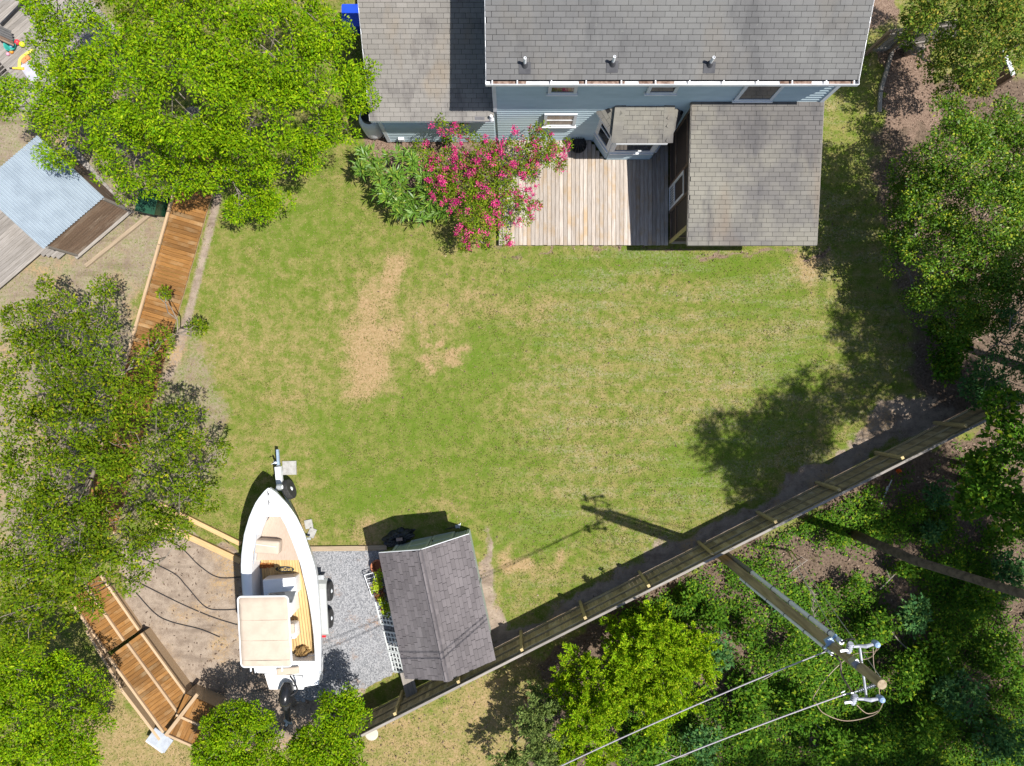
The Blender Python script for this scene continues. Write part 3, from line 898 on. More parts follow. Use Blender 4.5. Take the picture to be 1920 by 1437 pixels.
def plane_roof(b0, b1, t0, t1, nm):
    ex = (b1 - b0).normalized(); ey = (t0 - b0); ey = (ey - ex * ey.dot(ex)); dp = ey.length; ey.normalize()
    lo = min(0.0, (t0 - b0).dot(ex)); w = max((b1 - b0).length, (t1 - b0).dot(ex)) - lo
    o = b0 + ex * lo
    shingle_roof(br_, o, ex, ey, w, dp, M_SHINGLE2, clip=tri_clip(b0, b1, t0, t1, o, ex, ey), stuff_name=nm)
plane_roof(B_, C_, E_, F_, 'bay_shingle_field')
plane_roof(A_, B_, E_, E_, 'bay_shingle_field')
plane_roof(C_, D_, F_, F_, 'bay_shingle_field')
for a, b in ((B_, E_), (C_, F_)):
    n_ = 9
    for i in range(n_):
        u = a.lerp(b, i / n_) + Vector((0, 0, 0.022)); v = a.lerp(b, (i + 1.1) / n_) + Vector((0, 0, 0.018))
        board('ridge_shingle', u, v, 0.34, 0.012, M_SHINGLE2, br_)
MB().box(((B_.x + C_.x) / 2, 7.77, BZ - 0.05), (C_.x - B_.x, 0.02, 0.09)).build('fascia', M_WHITE, br_)
fl_ = MB()
for a, b in ((A_, B_), (C_, D_)): fl_.beam(a + Vector((0, 0, -0.05)), b + Vector((0, 0, -0.05)), 0.02, 0.09)
fl_.build('side_fascia', M_WHITE, br_)

# --- screened porch on the right
PX0, PX1, PT, PB, PYB = 5.63, 9.76, 3.78, 3.25, 4.44
pv = Vector((0, 8.85 - PYB, PT - PB)); pd = pv.length; pv.normalize()
o = Vector((PX0, PYB, PB))
mb = MB(); mb.slab([o, o + Vector((PX1 - PX0, 0, 0)), o + Vector((PX1 - PX0, 0, 0)) + pv * pd, o + pv * pd], 0.12)
pr = mb.build('porch_roof', M_GAP, house)
shingle_roof(pr, o + Vector((-0.01, -0.03, 0)), (1, 0, 0), pv, PX1 - PX0 + 0.02, pd, M_SHINGLE2, stuff_name='porch_shingle_field')
MB().beam(o + Vector((-0.013, 0, -0.07)), o + Vector((-0.013, 0, -0.07)) + pv * pd, 0.024, 0.13).build('rake_board', M_GREYWOOD, pr)
MB().beam(o + Vector((PX1 - PX0 + 0.013, 0, -0.07)), o + Vector((PX1 - PX0 + 0.013, 0, -0.07)) + pv * pd, 0.024, 0.13).build('rake_board', M_GREYWOOD, pr)
MB().box(((PX0 + PX1) / 2, PYB - 0.014, PB - 0.07), (PX1 - PX0, 0.022, 0.13)).build('fascia', M_GREYWOOD, pr)
porch = MB().prism([(5.8, 5.07), (9.7, 5.07), (9.7, WALL_Y), (5.8, WALL_Y)], 0.14, 0.24).build('porch_floor', M_DECK, house)
M_SCREEN = mat('insect_screen', (0.05, 0.036, 0.03), (0.035, 0.026, 0.022), 30, 0.8)
SX = 5.74
# timber frame of the screen wall facing the deck
def post(x, y, z0, z1, w=0.09, nm='post', m=M_BROWNWOOD): return MB().box((x, y, (z0 + z1) / 2), (w, w, z1 - z0)).build(nm, m, porch)
for y in (5.12, 6.2, 7.12, 8.78): post(SX, y, 0.2, PB - 0.11 + (y - PYB) * 0.118, m=M_BROWNWOOD if y > 5.5 else M_FENCEPOST)
for x in (7.1, 8.4, 9.66): post(x, 5.12, 0.2, PB - 0.04)
for z in (0.42, 1.25, 2.9):
    strip('screen_rail', (SX, 7.165, z), (SX, 8.735, z), 0.085, 0.09, M_BROWNWOOD, porch)
    strip('screen_rail', (SX, 5.165, z), (SX, 6.155, z), 0.085, 0.09, M_BROWNWOOD, porch)
    for a, b in ((5.79, 7.05), (7.15, 8.35), (8.45, 9.6)): strip('screen_rail', (a, 5.12, z), (b, 5.12, z), 0.085, 0.09, M_BROWNWOOD, porch)
for (y0, y1) in ((5.17, 6.15), (7.17, 8.73)):
    MB().box((SX, (y0 + y1) / 2, 1.7), (0.012, y1 - y0, 2.9)).build('insect_screen', M_SCREEN, porch)
for (x0, x1) in ((5.79, 7.05), (7.15, 8.35), (8.45, 9.6)):
    MB().box(((x0 + x1) / 2, 5.12, 1.65), (x1 - x0, 0.012, 2.8)).build('insect_screen', M_SCREEN, porch)
strip('door_header', (SX, 6.245, 2.5), (SX, 7.075, 2.5), 0.085, 0.12, M_BROWNWOOD, porch)
MB().box((SX, 6.66, 2.85), (0.012, 0.83, 0.55)).build('insect_screen', M_SCREEN, porch)
# white screen door with spindles in its lower half
f = MB(); dx = SX - 0.03
for y in (6.29, 7.03): f.box((dx, y, 1.33), (0.04, 0.09, 2.2))
for z in (0.29, 1.05, 2.38): f.box((dx, 6.66, z), (0.038, 0.65, 0.1))
door = f.build('screen_door', M_WHITE, porch)
for k in range(7): MB().box((dx, 6.40 + k * 0.087, 0.67), (0.025, 0.03, 0.64)).build('spindle', M_WHITE, door)
MB().box((dx + 0.012, 6.66, 1.33), (0.008, 0.66, 2.1)).build('door_screen', M_SCREEN, door)

# --- deck
deck = thing('deck', 'weathered grey plank deck between crape myrtle and screened porch', 'deck', (2.6, 6.9, 0))
DX0, DX1, DY0, DY1, DZ = -0.48, 5.68, 5.02, 8.82, 0.25
x = DX0 + 0.07
while x < DX1 - 0.05:
    y1 = DY1 - 0.01
    if 2.9 < x < 5.5:      # boards stop at the bay window
        if x < 3.45: y1 = min(y1, 8.79 - (x - 2.95 + 0.08) * 0.7 / 0.47 * 1.0)
        elif x < 4.99: y1 = 8.10
        else: y1 = min(y1, 8.1 + (x - 4.99) * 1.4)
        y1 = max(8.1, min(y1, DY1))
    board('deck_board', (x, DY0 - 0.02 + random.uniform(-0.008, 0.008), DZ - 0.016), (x, y1, DZ - 0.016), 0.136, 0.032, M_DECK, deck)
    x += 0.1465
mb = MB()
for y in (5.06, 6.0, 7.0, 8.0): mb.box(((DX0 + DX1) / 2, y, DZ - 0.11), (DX1 - DX0 - 0.04, 0.05, 0.15))
mb.box((DX0 + 0.03, (DY0 + DY1) / 2 - 0.4, DZ - 0.112), (0.045, 2.6, 0.15))
for x in (-0.3, 2.6, 5.5):
    for y in (5.1, 6.4, 7.9): mb.box((x, y, 0.04), (0.1, 0.1, 0.2))
mb.build('joists', M_BROWNWOOD, deck)

# ------------------------------------------------------------------ shed
S_C = Vector((-2.49, -7.44, 0)); S_A = math.atan2(0.62, 2.96)
shed = thing('garden_shed', 'pale green garden shed with purple-grey gable roof beside the fence', 'shed', S_C, S_A)
SW, SLn, SEZ, SRZ = 3.02, 4.28, 2.38, 3.28       # roof width, roof length, eave height, ridge height
SR = Matrix.Translation(S_C) @ Matrix.Rotation(S_A, 4, 'Z')
def sw(x, y, z): return SR @ Vector((x, y, z))
M_SHEDWALL = mat('pale_green_siding', (0.31, 0.365, 0.32), (0.27, 0.32, 0.28), 2.0, 0.65, rnd=0.03)
M_SHEDTRIM = mat('shed_trim', (0.42, 0.47, 0.43), (0.36, 0.41, 0.37), 2.0, 0.6)
wx, wy = SW / 2 - 0.14, SLn / 2 - 0.3
gab = SEZ + (SRZ - SEZ) * (1 - wx / (SW / 2)) - 0.06
mb = MB()
pr_ = [(-wx, 0.06), (wx, 0.06), (wx, gab), (0, SRZ - 0.09), (-wx, gab)]
mb.add([sw(x, -wy, z) for x, z in pr_] + [sw(x, wy, z) for x, z in pr_], [(0, 1, 2, 3, 4), (9, 8, 7, 6, 5)] + [(i, 5 + i, 5 + (i + 1) % 5, (i + 1) % 5) for i in range(5)])
swall = mb.build('wall', M_SHEDWALL, shed)
# siding grooves as battens on the gable and long sides
for k in range(-4, 5):
    x = k * 0.3
    if abs(x) < wx - 0.05 and abs(x) > 0.85:
        MB().box(sw(x, wy + 0.012, 1.1), (0.04, 0.02, 2.0), rz=S_A).build('batten', M_SHEDTRIM, swall)
for x in (-wx + 0.05, wx - 0.05): MB().box(sw(x, wy + 0.02, 1.2), (0.1, 0.035, 2.28), rz=S_A).build('corner_trim', M_SHEDTRIM, swall)
for s in (-1, 1): MB().box(sw(s * (wx + 0.02), 0, 1.2), (0.035, 0.1, 2.2), rz=S_A).build('corner_trim', M_SHEDTRIM, swall)
for s in (-1, 1):
    d = MB().box(sw(s * 0.415, wy + 0.028, 1.05), (0.8, 0.05, 1.9), rz=S_A).build('door', M_SHEDWALL, shed)
    t = MB()
    for x0 in (0.06, 0.77): t.box(sw(s * x0, wy + 0.062, 1.05), (0.08, 0.02, 1.86), rz=S_A)
    for z in (0.16, 1.05, 1.94): t.box(sw(s * 0.415, wy + 0.061, z), (0.62, 0.02, 0.09), rz=S_A)
    t.build('door_trim', M_SHEDTRIM, d)
    if s > 0: MB().box(sw(0.09, wy + 0.09, 1.05), (0.03, 0.04, 0.16), rz=S_A).build('handle', M_BLACK, d)
MB().box(sw(0, wy + 0.03, 2.1), (1.8, 0.06, 0.1), rz=S_A).build('door_header', M_SHEDTRIM, shed)
# roof slopes
ridgeA, ridgeB = sw(0, -SLn / 2, SRZ), sw(0, SLn / 2, SRZ)
sroof = MB()
for s in (-1, 1):
    e0, e1 = sw(s * SW / 2, -SLn / 2, SEZ), sw(s * SW / 2, SLn / 2, SEZ)
    sroof.slab([e0, e1, ridgeB, ridgeA] if s > 0 else [e1, e0, ridgeA, ridgeB], 0.06)
sroof = sroof.build('roof', M_GAP, shed)
for s in (-1, 1):
    a = sw(s * SW / 2, (-SLn / 2 if s > 0 else SLn / 2), SEZ); b = sw(s * SW / 2, (SLn / 2 if s > 0 else -SLn / 2), SEZ)
    top = ridgeA if s > 0 else ridgeB
    ex = (b - a).normalized(); ey = top - a; ey -= ex * ey.dot(ex); dp = ey.length; ey.normalize()
    shingle_roof(sroof, a - ey * 0.03, ex, ey, SLn, dp + 0.02, M_SHEDSH, single=lambda r, c: True, tab=0.32, e=0.145, jit=0.25)
for i in range(22):
    u = ridgeB.lerp(ridgeA, i / 22); v = ridgeB.lerp(ridgeA, (i + 1.15) / 22)
    for s in (-1, 1):
        side = (sw(s, 0, 0) - sw(0, 0, 0)) * 0.075 + Vector((0, 0, -0.045))
        board('ridge_shingle', u + side + Vector((0, 0, 0.033)), v + side + Vector((0, 0, 0.028)), 0.16, 0.01, M_SHEDSH, sroof, up=(sw(s, 0, 0) - sw(0, 0, 0)) * 0.6 + Vector((0, 0, 1)))
for s in (-1, 1):
    a, b = sw(s * SW / 2, SLn / 2 + 0.012, SEZ - 0.05), sw(0, SLn / 2 + 0.012, SRZ - 0.05)
    strip('gable_trim', a, b, 0.02, 0.1, M_WHITE, sroof)
    a, b = sw(s * (SW / 2 + 0.012), -SLn / 2, SEZ - 0.05), sw(s * (SW / 2 + 0.012), SLn / 2, SEZ - 0.05)
    strip('eave_trim', a, b, 0.02, 0.1, M_WHITE, sroof)

# timber edge of the gravel pad
t1 = thing('landscape_timber', 'long wooden timber edging the top of the gravel pad', 'timber', P(650, 1027))
board('beam', P(576, 1028.5), P(686, 1027.5), 0.18, 0.2, M_TIMBER, t1); board('beam', P(688, 1027.5), P(726, 1026), 0.18, 0.19, M_TIMBER, t1)

# black tarp heap by the shed and a brick on it
def heap(name, label, cat, c, rx, ry, h, matl, rz=0.0, seed=0, n=26, rows=9, rough=0.35):
    mb = MB(); c = Vector(c); pts = []
    for i in range(rows + 1):
        t = i / rows; row = []
        for k in range(n):
            a = 2 * math.pi * k / n
            q = Vector((math.cos(a) * 2.1 + seed, math.sin(a) * 2.1, t * 2.3))
            w = 1 + rough * mnoise.noise(q * 1.3) * (1.2 - t * 0.4)
            r = math.cos(t * math.pi / 2) ** 0.7 if t < 1 else 0.0
            p = Vector((math.cos(a) * rx * r * w, math.sin(a) * ry * r * w, h * math.sin(t * math.pi / 2) * (1 + rough * mnoise.noise(q * 2.7 + Vector((5, 1, 0)))) - 0.01))
            p.rotate(Matrix.Rotation(rz, 3, 'Z')); row.append(c + p)
        row.append(row[0]); pts.append(row)
    mb.grid(pts)
    o = mb.build(name, matl, loc=c, smooth=False)
    bm = bmesh.new(); bm.from_mesh(o.data); bmesh.ops.remove_doubles(bm, verts=bm.verts, dist=1e-4); bmesh.ops.recalc_face_normals(bm, faces=bm.faces); bm.to_mesh(o.data); bm.free()
    tag(o, label, cat)
    return o
M_TARP = mat('black_tarp', (0.012, 0.014, 0.016), (0.03, 0.033, 0.036), 5, 0.35)
heap('tarp', 'crumpled black tarp lying in the shadow at the shed doors', 'tarp', P(747, 1008), 0.62, 0.3, 0.25, M_TARP, rz=0.35, seed=3, rough=0.25, n=40, rows=12)
MB().box(P(749, 1011.5, 0.28) , (0.22, 0.1, 0.09), rz=0.1).build('brick', mat('pale_brick', (0.36, 0.26, 0.22)), loc=P(749, 1011.5, 0.0)); 
tag(bpy.data.objects['brick'], 'pale brick weighing down the black tarp', 'brick')
a, b = P(835, 993, 0.03), P(862, 986, 0.03)
rk = thing('garden_rake', 'dark garden tool lying on the grass by the shed doors', 'rake', a)
MB().tube([a, a.lerp(b, 0.7)], 0.015, 7).build('handle', M_BLACK, rk)
mb = MB(); mb.beam(a.lerp(b, 0.7), b, 0.12, 0.02); mb.beam(b + Vector((-0.02, -0.1, 0.0)), b + Vector((0.03, 0.1, 0.0)), 0.03, 0.03); mb.build('head', M_GALV, rk)

# leaning lattice panels along the shed
M_LATT = mat('white_vinyl', (0.66, 0.68, 0.66), (0.55, 0.58, 0.56), 3.0, 0.5, rnd=0.04)
def lattice(a, b, label, hgt=0.62, reach=36, cols=5):
    """a, b: ends of the foot on the gravel (pixels); the panel leans back towards the shed"""
    A, B = P(*a, 0.03), P(*b, 0.03); lean = (P(a[0] + reach, a[1] - 6) - P(*a)); lean.z = hgt
    t = thing('lattice_panel', label, 'lattice', (A + B) / 2, 0, 'lattice panels leaning by the shed')
    def q(s, u): return A.lerp(B, s) + lean * u
    nrm = (q(0, 1) - q(0, 0)).cross(q(1, 0) - q(0, 0)); nrm = nrm if nrm.z > 0 else -nrm
    for s in (0.0, 1.0): board('frame_rail', q(s, 0), q(s, 1), 0.065, 0.03, M_LATT, t, up=nrm)
    for u in (0.0, 1.0): board('frame_rail', q(0, u), q(1, u), 0.065, 0.032, M_LATT, t, up=nrm)
    nrows = max(3, int((B - A).length / 0.16))
    for i in range(1, nrows): board('slat', q(i / nrows, 0.02), q(i / nrows, 0.98), 0.05, 0.010, M_LATT, t, up=nrm)
    for i in range(1, cols): board('slat', q(0.02, i / cols), q(0.98, i / cols), 0.05, 0.012, M_LATT, t, up=nrm)
lattice((728.5, 1222), (737.5, 1258), 'sunlit white lattice panel beside the wooden bench')
lattice((719, 1184), (728, 1220), 'shaded white lattice panel in the middle of the row')
lattice((703, 1128), (714, 1170), 'white lattice panel behind the yellow-green potted plants')
# pale metal plant rack
t = thing('plant_rack', 'low white metal plant rack nearest the terracotta pot', 'rack', P(696, 1098))
RK = [P(683, 1079, 0.45), P(697, 1118, 0.45), P(712, 1113, 0.45), P(699, 1074, 0.45)]
for q in RK: MB().tube([Vector((q.x, q.y, 0.02)), q], 0.014, 6).build('leg', M_GALV, t)
for i in range(4): MB().tube([RK[i], RK[(i + 1) % 4]], 0.015, 6).build('rail', M_WHITE, t)
for f in (0.2, 0.4, 0.6, 0.8): MB().tube([RK[0].lerp(RK[1], f), RK[3].lerp(RK[2], f)], 0.012, 6).build('cross_bar', M_WHITE, t)

# bench between shed and fence
bn = thing('wooden_bench', 'weathered plank bench between shed corner and fence', 'bench', P(757, 1290), S_A)
a0, a1 = P(752, 1262, 0.55), P(767, 1318, 0.55)
side = (P(769, 1259, 0.55) - a0); side.z = 0
for k in range(5):
    off = side * (k / 4.0) * 1.05
    board('bench_board', a0 + off, a1 + off, 0.088, 0.04, M_GREYWOOD, bn)
for f_ in (0.12, 0.88):
    c = a0.lerp(a1, f_)
    board('bearer', c + Vector((0, 0, -0.06)), c + side * 1.05 + Vector((0, 0, -0.06)), 0.07, 0.07, M_GREYWOOD, bn)
    for k in (0.05, 1.0): MB().box(Vector((c.x, c.y, 0.24)) + side * k, (0.08, 0.08, 0.5)).build('leg', M_GREYWOOD, bn)

# ------------------------------------------------------------------ fence
FP0 = P(977, 1184); FSTEP = (P(1752, 793) - P(977, 1184)) / 7.0
FU = FSTEP.normalized(); FNRM = Vector((FU.y, -FU.x, 0))      # towards the woods
fence = thing('privacy_fence', 'long dark wooden privacy fence between lawn and woods', 'fence', FP0 + FSTEP * 3)
FH = 1.86
for i in range(-3, 9):
    p = FP0 + FSTEP * i
    MB().box(p + Vector((0, 0, FH / 2 - 0.03)) , (0.1, 0.1, FH - 0.02), rz=math.atan2(FU.y, FU.x)).build('post', M_FENCEPOST, fence)
    if i < 8:
        for z in (0.28, 0.98, 1.66):
            a = p + FNRM * 0.075 + Vector((0, 0, z)); board('rail', a, a + FSTEP * 0.996, 0.045, 0.09, M_FENCE, fence)
tot = (FSTEP * 11).length; k = 0; s = 0.0
p0 = FP0 + FSTEP * -3
while s < tot:
    c = p0 + FU * s + FNRM * (0.115 + random.uniform(-0.003, 0.003))
    hh = FH + random.uniform(-0.015, 0.02)
    board('picket', c + Vector((0, 0, 0.03)), c + Vector((0, 0, round(hh, 2))), 0.136, 0.018, M_FENCE, fence, up=FNRM)
    s += 0.142
for i in range(-3, 8):
    a = FP0 + FSTEP * i + FNRM * 0.12 + Vector((0, 0, FH + 0.035)); board('cap_board', a, a + FSTEP * 0.998, 0.085, 0.03, M_GREYWOOD, fence)

# ------------------------------------------------------------------ orange boardwalk
walk = thing('boardwalk', 'orange stained plank boardwalk running down from the bright green tree', 'boardwalk', P(300, 600))
BZ0 = 0.2
wl0, wl1 = P(352, 285, BZ0), P(152, 985, BZ0)
wr0, wr1 = P(421, 298, BZ0), P(217, 1000, BZ0)
du = (wl1 - wl0); L_ = du.length; du.normalize()
dr = wr0 - wl0; wid = (dr - du * dr.dot(du)); 
wdir = wid.normalized(); wid = wid.length
n_ = int(L_ / 0.146)
for k in range(n_):
    c = wl0 + du * (k + 0.5) * 0.146
    j = random.uniform(-0.012, 0.012)
    board('plank', c + wdir * (0.0 + j) - Vector((0, 0, 0.018)), c + wdir * (1.25 + j) - Vector((0, 0, 0.018)), 0.14, 0.036, M_CEDAR, walk)
for off in (0.06, 1.19):
    board('bearer', wl0 + wdir * off - Vector((0, 0, 0.11)), wl0 + du * L_ + wdir * off - Vector((0, 0, 0.11)), 0.05, 0.14, M_PALEWOOD, walk)
mbp = MB()
for k in range(14):
    for off in (0.1, 1.15): mbp.box(wl0 + du * (0.4 + k * L_ / 14.3) + wdir * off - Vector((0, 0, 0.16)), (0.1, 0.1, 0.22))
mbp.build('footings', M_PALEWOOD, walk)
nseg = 4
for k in range(nseg):
    a = wl0 + du * (L_ * k / nseg + 0.01) - wdir * 0.06 + Vector((0, 0, 0.03)); b = wl0 + du * (L_ * (k + 1) / nseg - 0.01) - wdir * 0.06 + Vector((0, 0, 0.03))
    board('edge_rail', a, b, 0.09, 0.09, M_PALEWOOD, walk)

# stepped platforms at the bottom of the boardwalk
steps = thing('stepped_boardwalk', 'three orange plank platforms with pale rails stepping up towards bushes', 'boardwalk', P(260, 1250))
def platform(c0, c1, c3, z, rails, nm):
    """c0,c1 start edge (left,right), c3 far end of the left edge; planks run across"""
    a, b, d = P(*c0, z), P(*c1, z), P(*c3, z)
    u = d - a; Lp = u.length; u.normalize()
    w = b - a; w = w - u * w.dot(u); W_ = w.length; w.normalize()
    m_ = int(Lp / 0.146)
    for k in range(m_):
        c = a + u * (k + 0.5) * (Lp / m_)
        board('plank', c - Vector((0, 0, 0.018)), c + w * W_ - Vector((0, 0, 0.018)), Lp / m_ - 0.006, 0.036, M_CEDAR, steps)
    for f_ in rails:
        p, q = a + w * W_ * f_, d + w * W_ * f_
        board('rail', p + u * 0.02 + Vector((0, 0, 0.045)), q - u * 0.02 + Vector((0, 0, 0.045)), 0.085, 0.088, M_PALEWOOD, steps)
    sk = MB(); zz = z - 0.04
    e = 0.02
    pts = [a + (u + w) * e, d + (w - u) * e, d + w * (W_ - e) - u * e, a + w * (W_ - e) + u * e]
    for i in range(4):
        p, q = pts[i].copy(), pts[(i + 1) % 4].copy(); p.z = q.z = zz / 2 - 0.01
        sk.beam(p, q, 0.04, zz)
    sk.build('skirt', M_PALEWOOD, steps)
platform((130, 1118), (192, 1080), (203, 1223), 0.25, (-0.02, 0.52, 1.0), 'lower')
platform((206, 1230), (268, 1188), (310, 1372), 0.55, (-0.02, 0.56, 1.0), 'middle')
platform((314, 1376), (358, 1306), (372, 1402), 0.85, (0.0, 0.5), 'upper')
a, b = P(311, 1379, 0.95), P(371, 1301, 0.95)
board('kerb_rail', a, b, 0.12, 0.09, M_PALEWOOD, steps)
lt = thing('edge_lumber', 'pale board running along the left edge of the orange platforms', 'lumber', P(240, 1290))
board('beam', P(166, 1180, 0.3), P(232, 1290, 0.3), 0.1, 0.3, M_PALEWOOD, lt); board('beam', P(232, 1291, 0.3), P(303, 1384, 0.3), 0.1, 0.3, M_PALEWOOD, lt)
for k, z in ((0.1, 0.15), (0.9, 0.15)): MB().box(P(200 + 80 * k, 1237 + 120 * k, 0.06), (0.1, 0.1, 0.2)).build('block', M_PALEWOOD, lt)

# yellow lumber on the bare ground
for nm, a, b, w, lab in (('a', (300, 945), (452, 1020), 0.16, 'upper of two long yellow lumber beams left of the boat'), ('b', (286, 974), (452, 1052), 0.21, 'lower wider one of two yellow lumber beams left of the boat')):
    t = thing('lumber_beam', lab, 'lumber', P((a[0] + b[0]) / 2, (a[1] + b[1]) / 2), group='lumber beams left of the boat')
    board('beam', P(*a, 0.07), P(*b, 0.07), w, 0.14, M_NEWWOOD, t)
    MB().box(P((a[0] * 0.8 + b[0] * 0.2), (a[1] * 0.8 + b[1] * 0.2) , 0.142), (0.05, 0.05, 0.006)).build('knot', mat('wood_knot', (0.3, 0.17, 0.07)), t)

# cables across the bare soil
def bez(pts, n=10):
    out = []
    P_ = [Vector(p) for p in pts]
    for i in range(len(P_) - 1):
        p0 = P_[max(i - 1, 0)]; p1 = P_[i]; p2 = P_[i + 1]; p3 = P_[min(i + 2, len(P_) - 1)]
        for k in range(n):
            t = k / n
            out.append(0.5 * ((2 * p1) + (-p0 + p2) * t + (2 * p0 - 5 * p1 + 4 * p2 - p3) * t * t + (-p0 + 3 * p1 - 3 * p2 + p3) * t ** 3))
    out.append(P_[-1]); return out
for pts, lab in ((((290, 1005), (335, 1024), (375, 1062), (410, 1083), (455, 1082)), 'uppermost black cable on the soil left of the boat'),
                 (((262, 1045), (325, 1075), (350, 1100), (385, 1138), (420, 1144), (470, 1140)), 'second black cable from the top on the soil left of the boat'),
                 (((245, 1085), (290, 1108), (345, 1135), (400, 1158), (445, 1172)), 'third black cable from the top running to the trailer'),
                 (((255, 1112), (290, 1150), (320, 1166), (375, 1180), (412, 1195)), 'lowest black cable on the soil left of the boat')):
    o = MB().tube(bez([P(*q, 0.02) for q in pts]), 0.017, 6).build('cable', M_BLACK, loc=P(*pts[2])); tag(o, lab, 'cable', 'cables on the bare soil')
o = MB().tube(bez([P(*q, 0.03) for q in ((398, 988), (412, 1003), (430, 1020))]), 0.012, 6).build('cable', M_BLACK, loc=P(410, 1000)); tag(o, 'short black cable between the two yellow beams', 'cable')

# concrete paver by the trailer tongue, and old stepping stones
M_CONC = mat('concrete', (0.36, 0.35, 0.33), (0.28, 0.27, 0.25), 7, 0.9, bump=0.3)
for px, py, w, h, rz, lab in ((543, 877.5, 0.5, 0.5, 0.02, 'square concrete paver beside the trailer tongue'), (579, 983, 0.28, 0.32, 0.2, 'worn stepping stone at the boat bow, nearer the tongue'), (585, 999, 0.26, 0.34, -0.4, 'worn stepping stone by the boat, nearer the gravel')):
    o = MB().box(P(px, py, 0.02), (w, h, 0.06), rz=rz).build('paver', M_CONC, loc=P(px, py)); tag(o, lab, 'paver')

# white tub, dark tub below the platforms
tub = thing('storage_box', 'pale grey lidded storage box below the left edge of the platforms', 'box', P(303, 1384), 0.75)
mb = MB(); mb.box(P(301, 1386, 0.2), (0.74, 0.5, 0.4), rz=-0.62); mb.build('tub', M_TRIM, tub)
mb = MB(); mb.box(P(300, 1388, 0.42), (0.8, 0.56, 0.05), rz=-0.62); mb.build('lid', mat('pale_grey_plastic', (0.36, 0.385, 0.42)), tub)
o = thing('bucket', 'pale green bucket beside the top of the platforms', 'bucket', P(383, 1312))
MB().lathe([(0.11, 0), (0.14, 0.36), (0.15, 0.37), (0.15, 0.4)], P(385, 1311), 18).build('pail', mat('pale_green_plastic', (0.36, 0.45, 0.36)), o)
MB().lathe([(0.152, 0), (0.152, 0.025), (0.05, 0.03)], P(385, 1311) + Vector((0, 0, 0.402)), 18).build('lid', mat('pale_lid', (0.55, 0.6, 0.52)), o)
o = MB().lathe([(0.24, -0.02), (0.24, 0.03), (0.2, 0.05), (0.05, 0.055)], P(697, 1376), 20).build('utility_cover', mat('cover_plastic', (0.5, 0.47, 0.38)), loc=P(697, 1376)); tag(o, 'round pale utility cover in the grass outside the fence', 'cover')

# ------------------------------------------------------------------ beside the house
tc_ = Vector((-5.0, 9.25, 0))
tank = thing('propane_tank', 'white upright propane tank at the left corner of the house', 'tank', tc_)
pf = [(0.3, 0.06), (0.38, 0.14), (0.385, 0.3), (0.385, 1.05), (0.36, 1.17), (0.29, 1.26), (0.2, 1.3)]
MB().lathe(pf, tc_, 28).build('tank_body', M_WHITE, tank, smooth=True)
MB().lathe([(0.24, 0.0), (0.24, 0.2), (0.22, 0.21), (0.22, 0.05)], tc_ + Vector((0, 0, 1.26)), 24).build('collar', M_BLACK, tank)
MB().lathe([(0.3, 0.0), (0.3, 0.07)], tc_ + Vector((0, 0, 0.0)), 24).build('foot_ring', M_GALV, tank)
MB().tube([tc_ + Vector((0.3, -0.28, 0.1)), tc_ + Vector((0.4, -0.3, 0.3)), tc_ + Vector((0.48, -0.1, 0.3))], 0.02, 8).build('gas_line', M_GALV, tank)
rb = thing('recycling_bin', 'bright blue plastic bin against the left wall of the house', 'bin', P(665, 38))
M_BLUE = mat('blue_plastic', (0.012, 0.06, 0.5), (0.01, 0.05, 0.42), 3, 0.4)
bc = P(661, 36, 0.5); bc.z = 0
mb = MB(); mb.add([bc + Vector((x * s, y * s, z)) for z, s in ((0.03, 0.8), (0.72, 1.0)) for x, y in ((-0.3, -0.36), (0.3, -0.36), (0.3, 0.36), (-0.3, 0.36))], [(0, 1, 2, 3), (4, 5, 6, 7), (0, 1, 5, 4), (1, 2, 6, 5), (2, 3, 7, 6), (3, 0, 4, 7)])
mb.build('bin_body', M_BLUE, rb)
mb = MB(); mb.slab([bc + Vector((x, y, 0.8 if abs(x) < 0.2 and abs(y) < .3 else 0.76)) for x, y in ((-0.33, -0.36), (-0.3, -0.4), (0.3, -0.4), (0.33, -0.36), (0.33, 0.36), (0.3, 0.4), (-0.3, 0.4), (-0.33, 0.36))], 0.05)
mb.build('lid', M_BLUE, rb)
for s in (-1, 1): MB().lathe([(0.1, -0.025), (0.1, 0.025)], bc + Vector((s * 0.27, 0.33, 0.1)), 14, M=Matrix.Rotation(math.pi / 2, 3, 'Y')).build('wheel', M_BLACK, rb)
hr = thing('hose_bib', 'white wall spigot with dark hose at the wing wall', 'spigot', (-4.05, 8.8, 0))
c = Vector((-3.98, 8.78, 0.45))
MB().box(c, (0.2, 0.12, 0.24)).build('box', M_WHITE, hr)
MB().tube(bez([c + Vector((0, -0.08, 0)), c + Vector((-0.05, -0.16, -0.2)), c + Vector((-0.15, -0.2, -0.4)), c + Vector((0.05, -0.26, -0.43)), c + Vector((0.1, -0.14, -0.43))]), 0.016, 6).build('hose', M_BLACK, hr)
fp = thing('wire_fire_pit', 'round black wire fire pit on the deck by the house wall', 'fire pit', P(1084, 272, 0.25))
c = P(1083, 275, 0.25)
MB().lathe([(0.14, 0.0), (0.26, 0.1), (0.31, 0.2), (0.3, 0.21), (0.24, 0.12), (0.05, 0.05)], c, 22).build('bowl', M_BLACK, fp)
mbw = MB()
for k in range(8):
    a = math.pi * k / 8
    mbw.tube([c + Vector((math.cos(a) * 0.31 * math.cos(t), math.sin(a) * 0.31 * math.cos(t), 0.2 + 0.24 * math.sin(t))) for t in np.linspace(0, math.pi, 11)], 0.008, 5)
mbw.build('wire_dome', M_BLACK, fp)
st = thing('wooden_post', 'short brown timber post in the bed under the crape myrtle', 'post', P(931, 290))
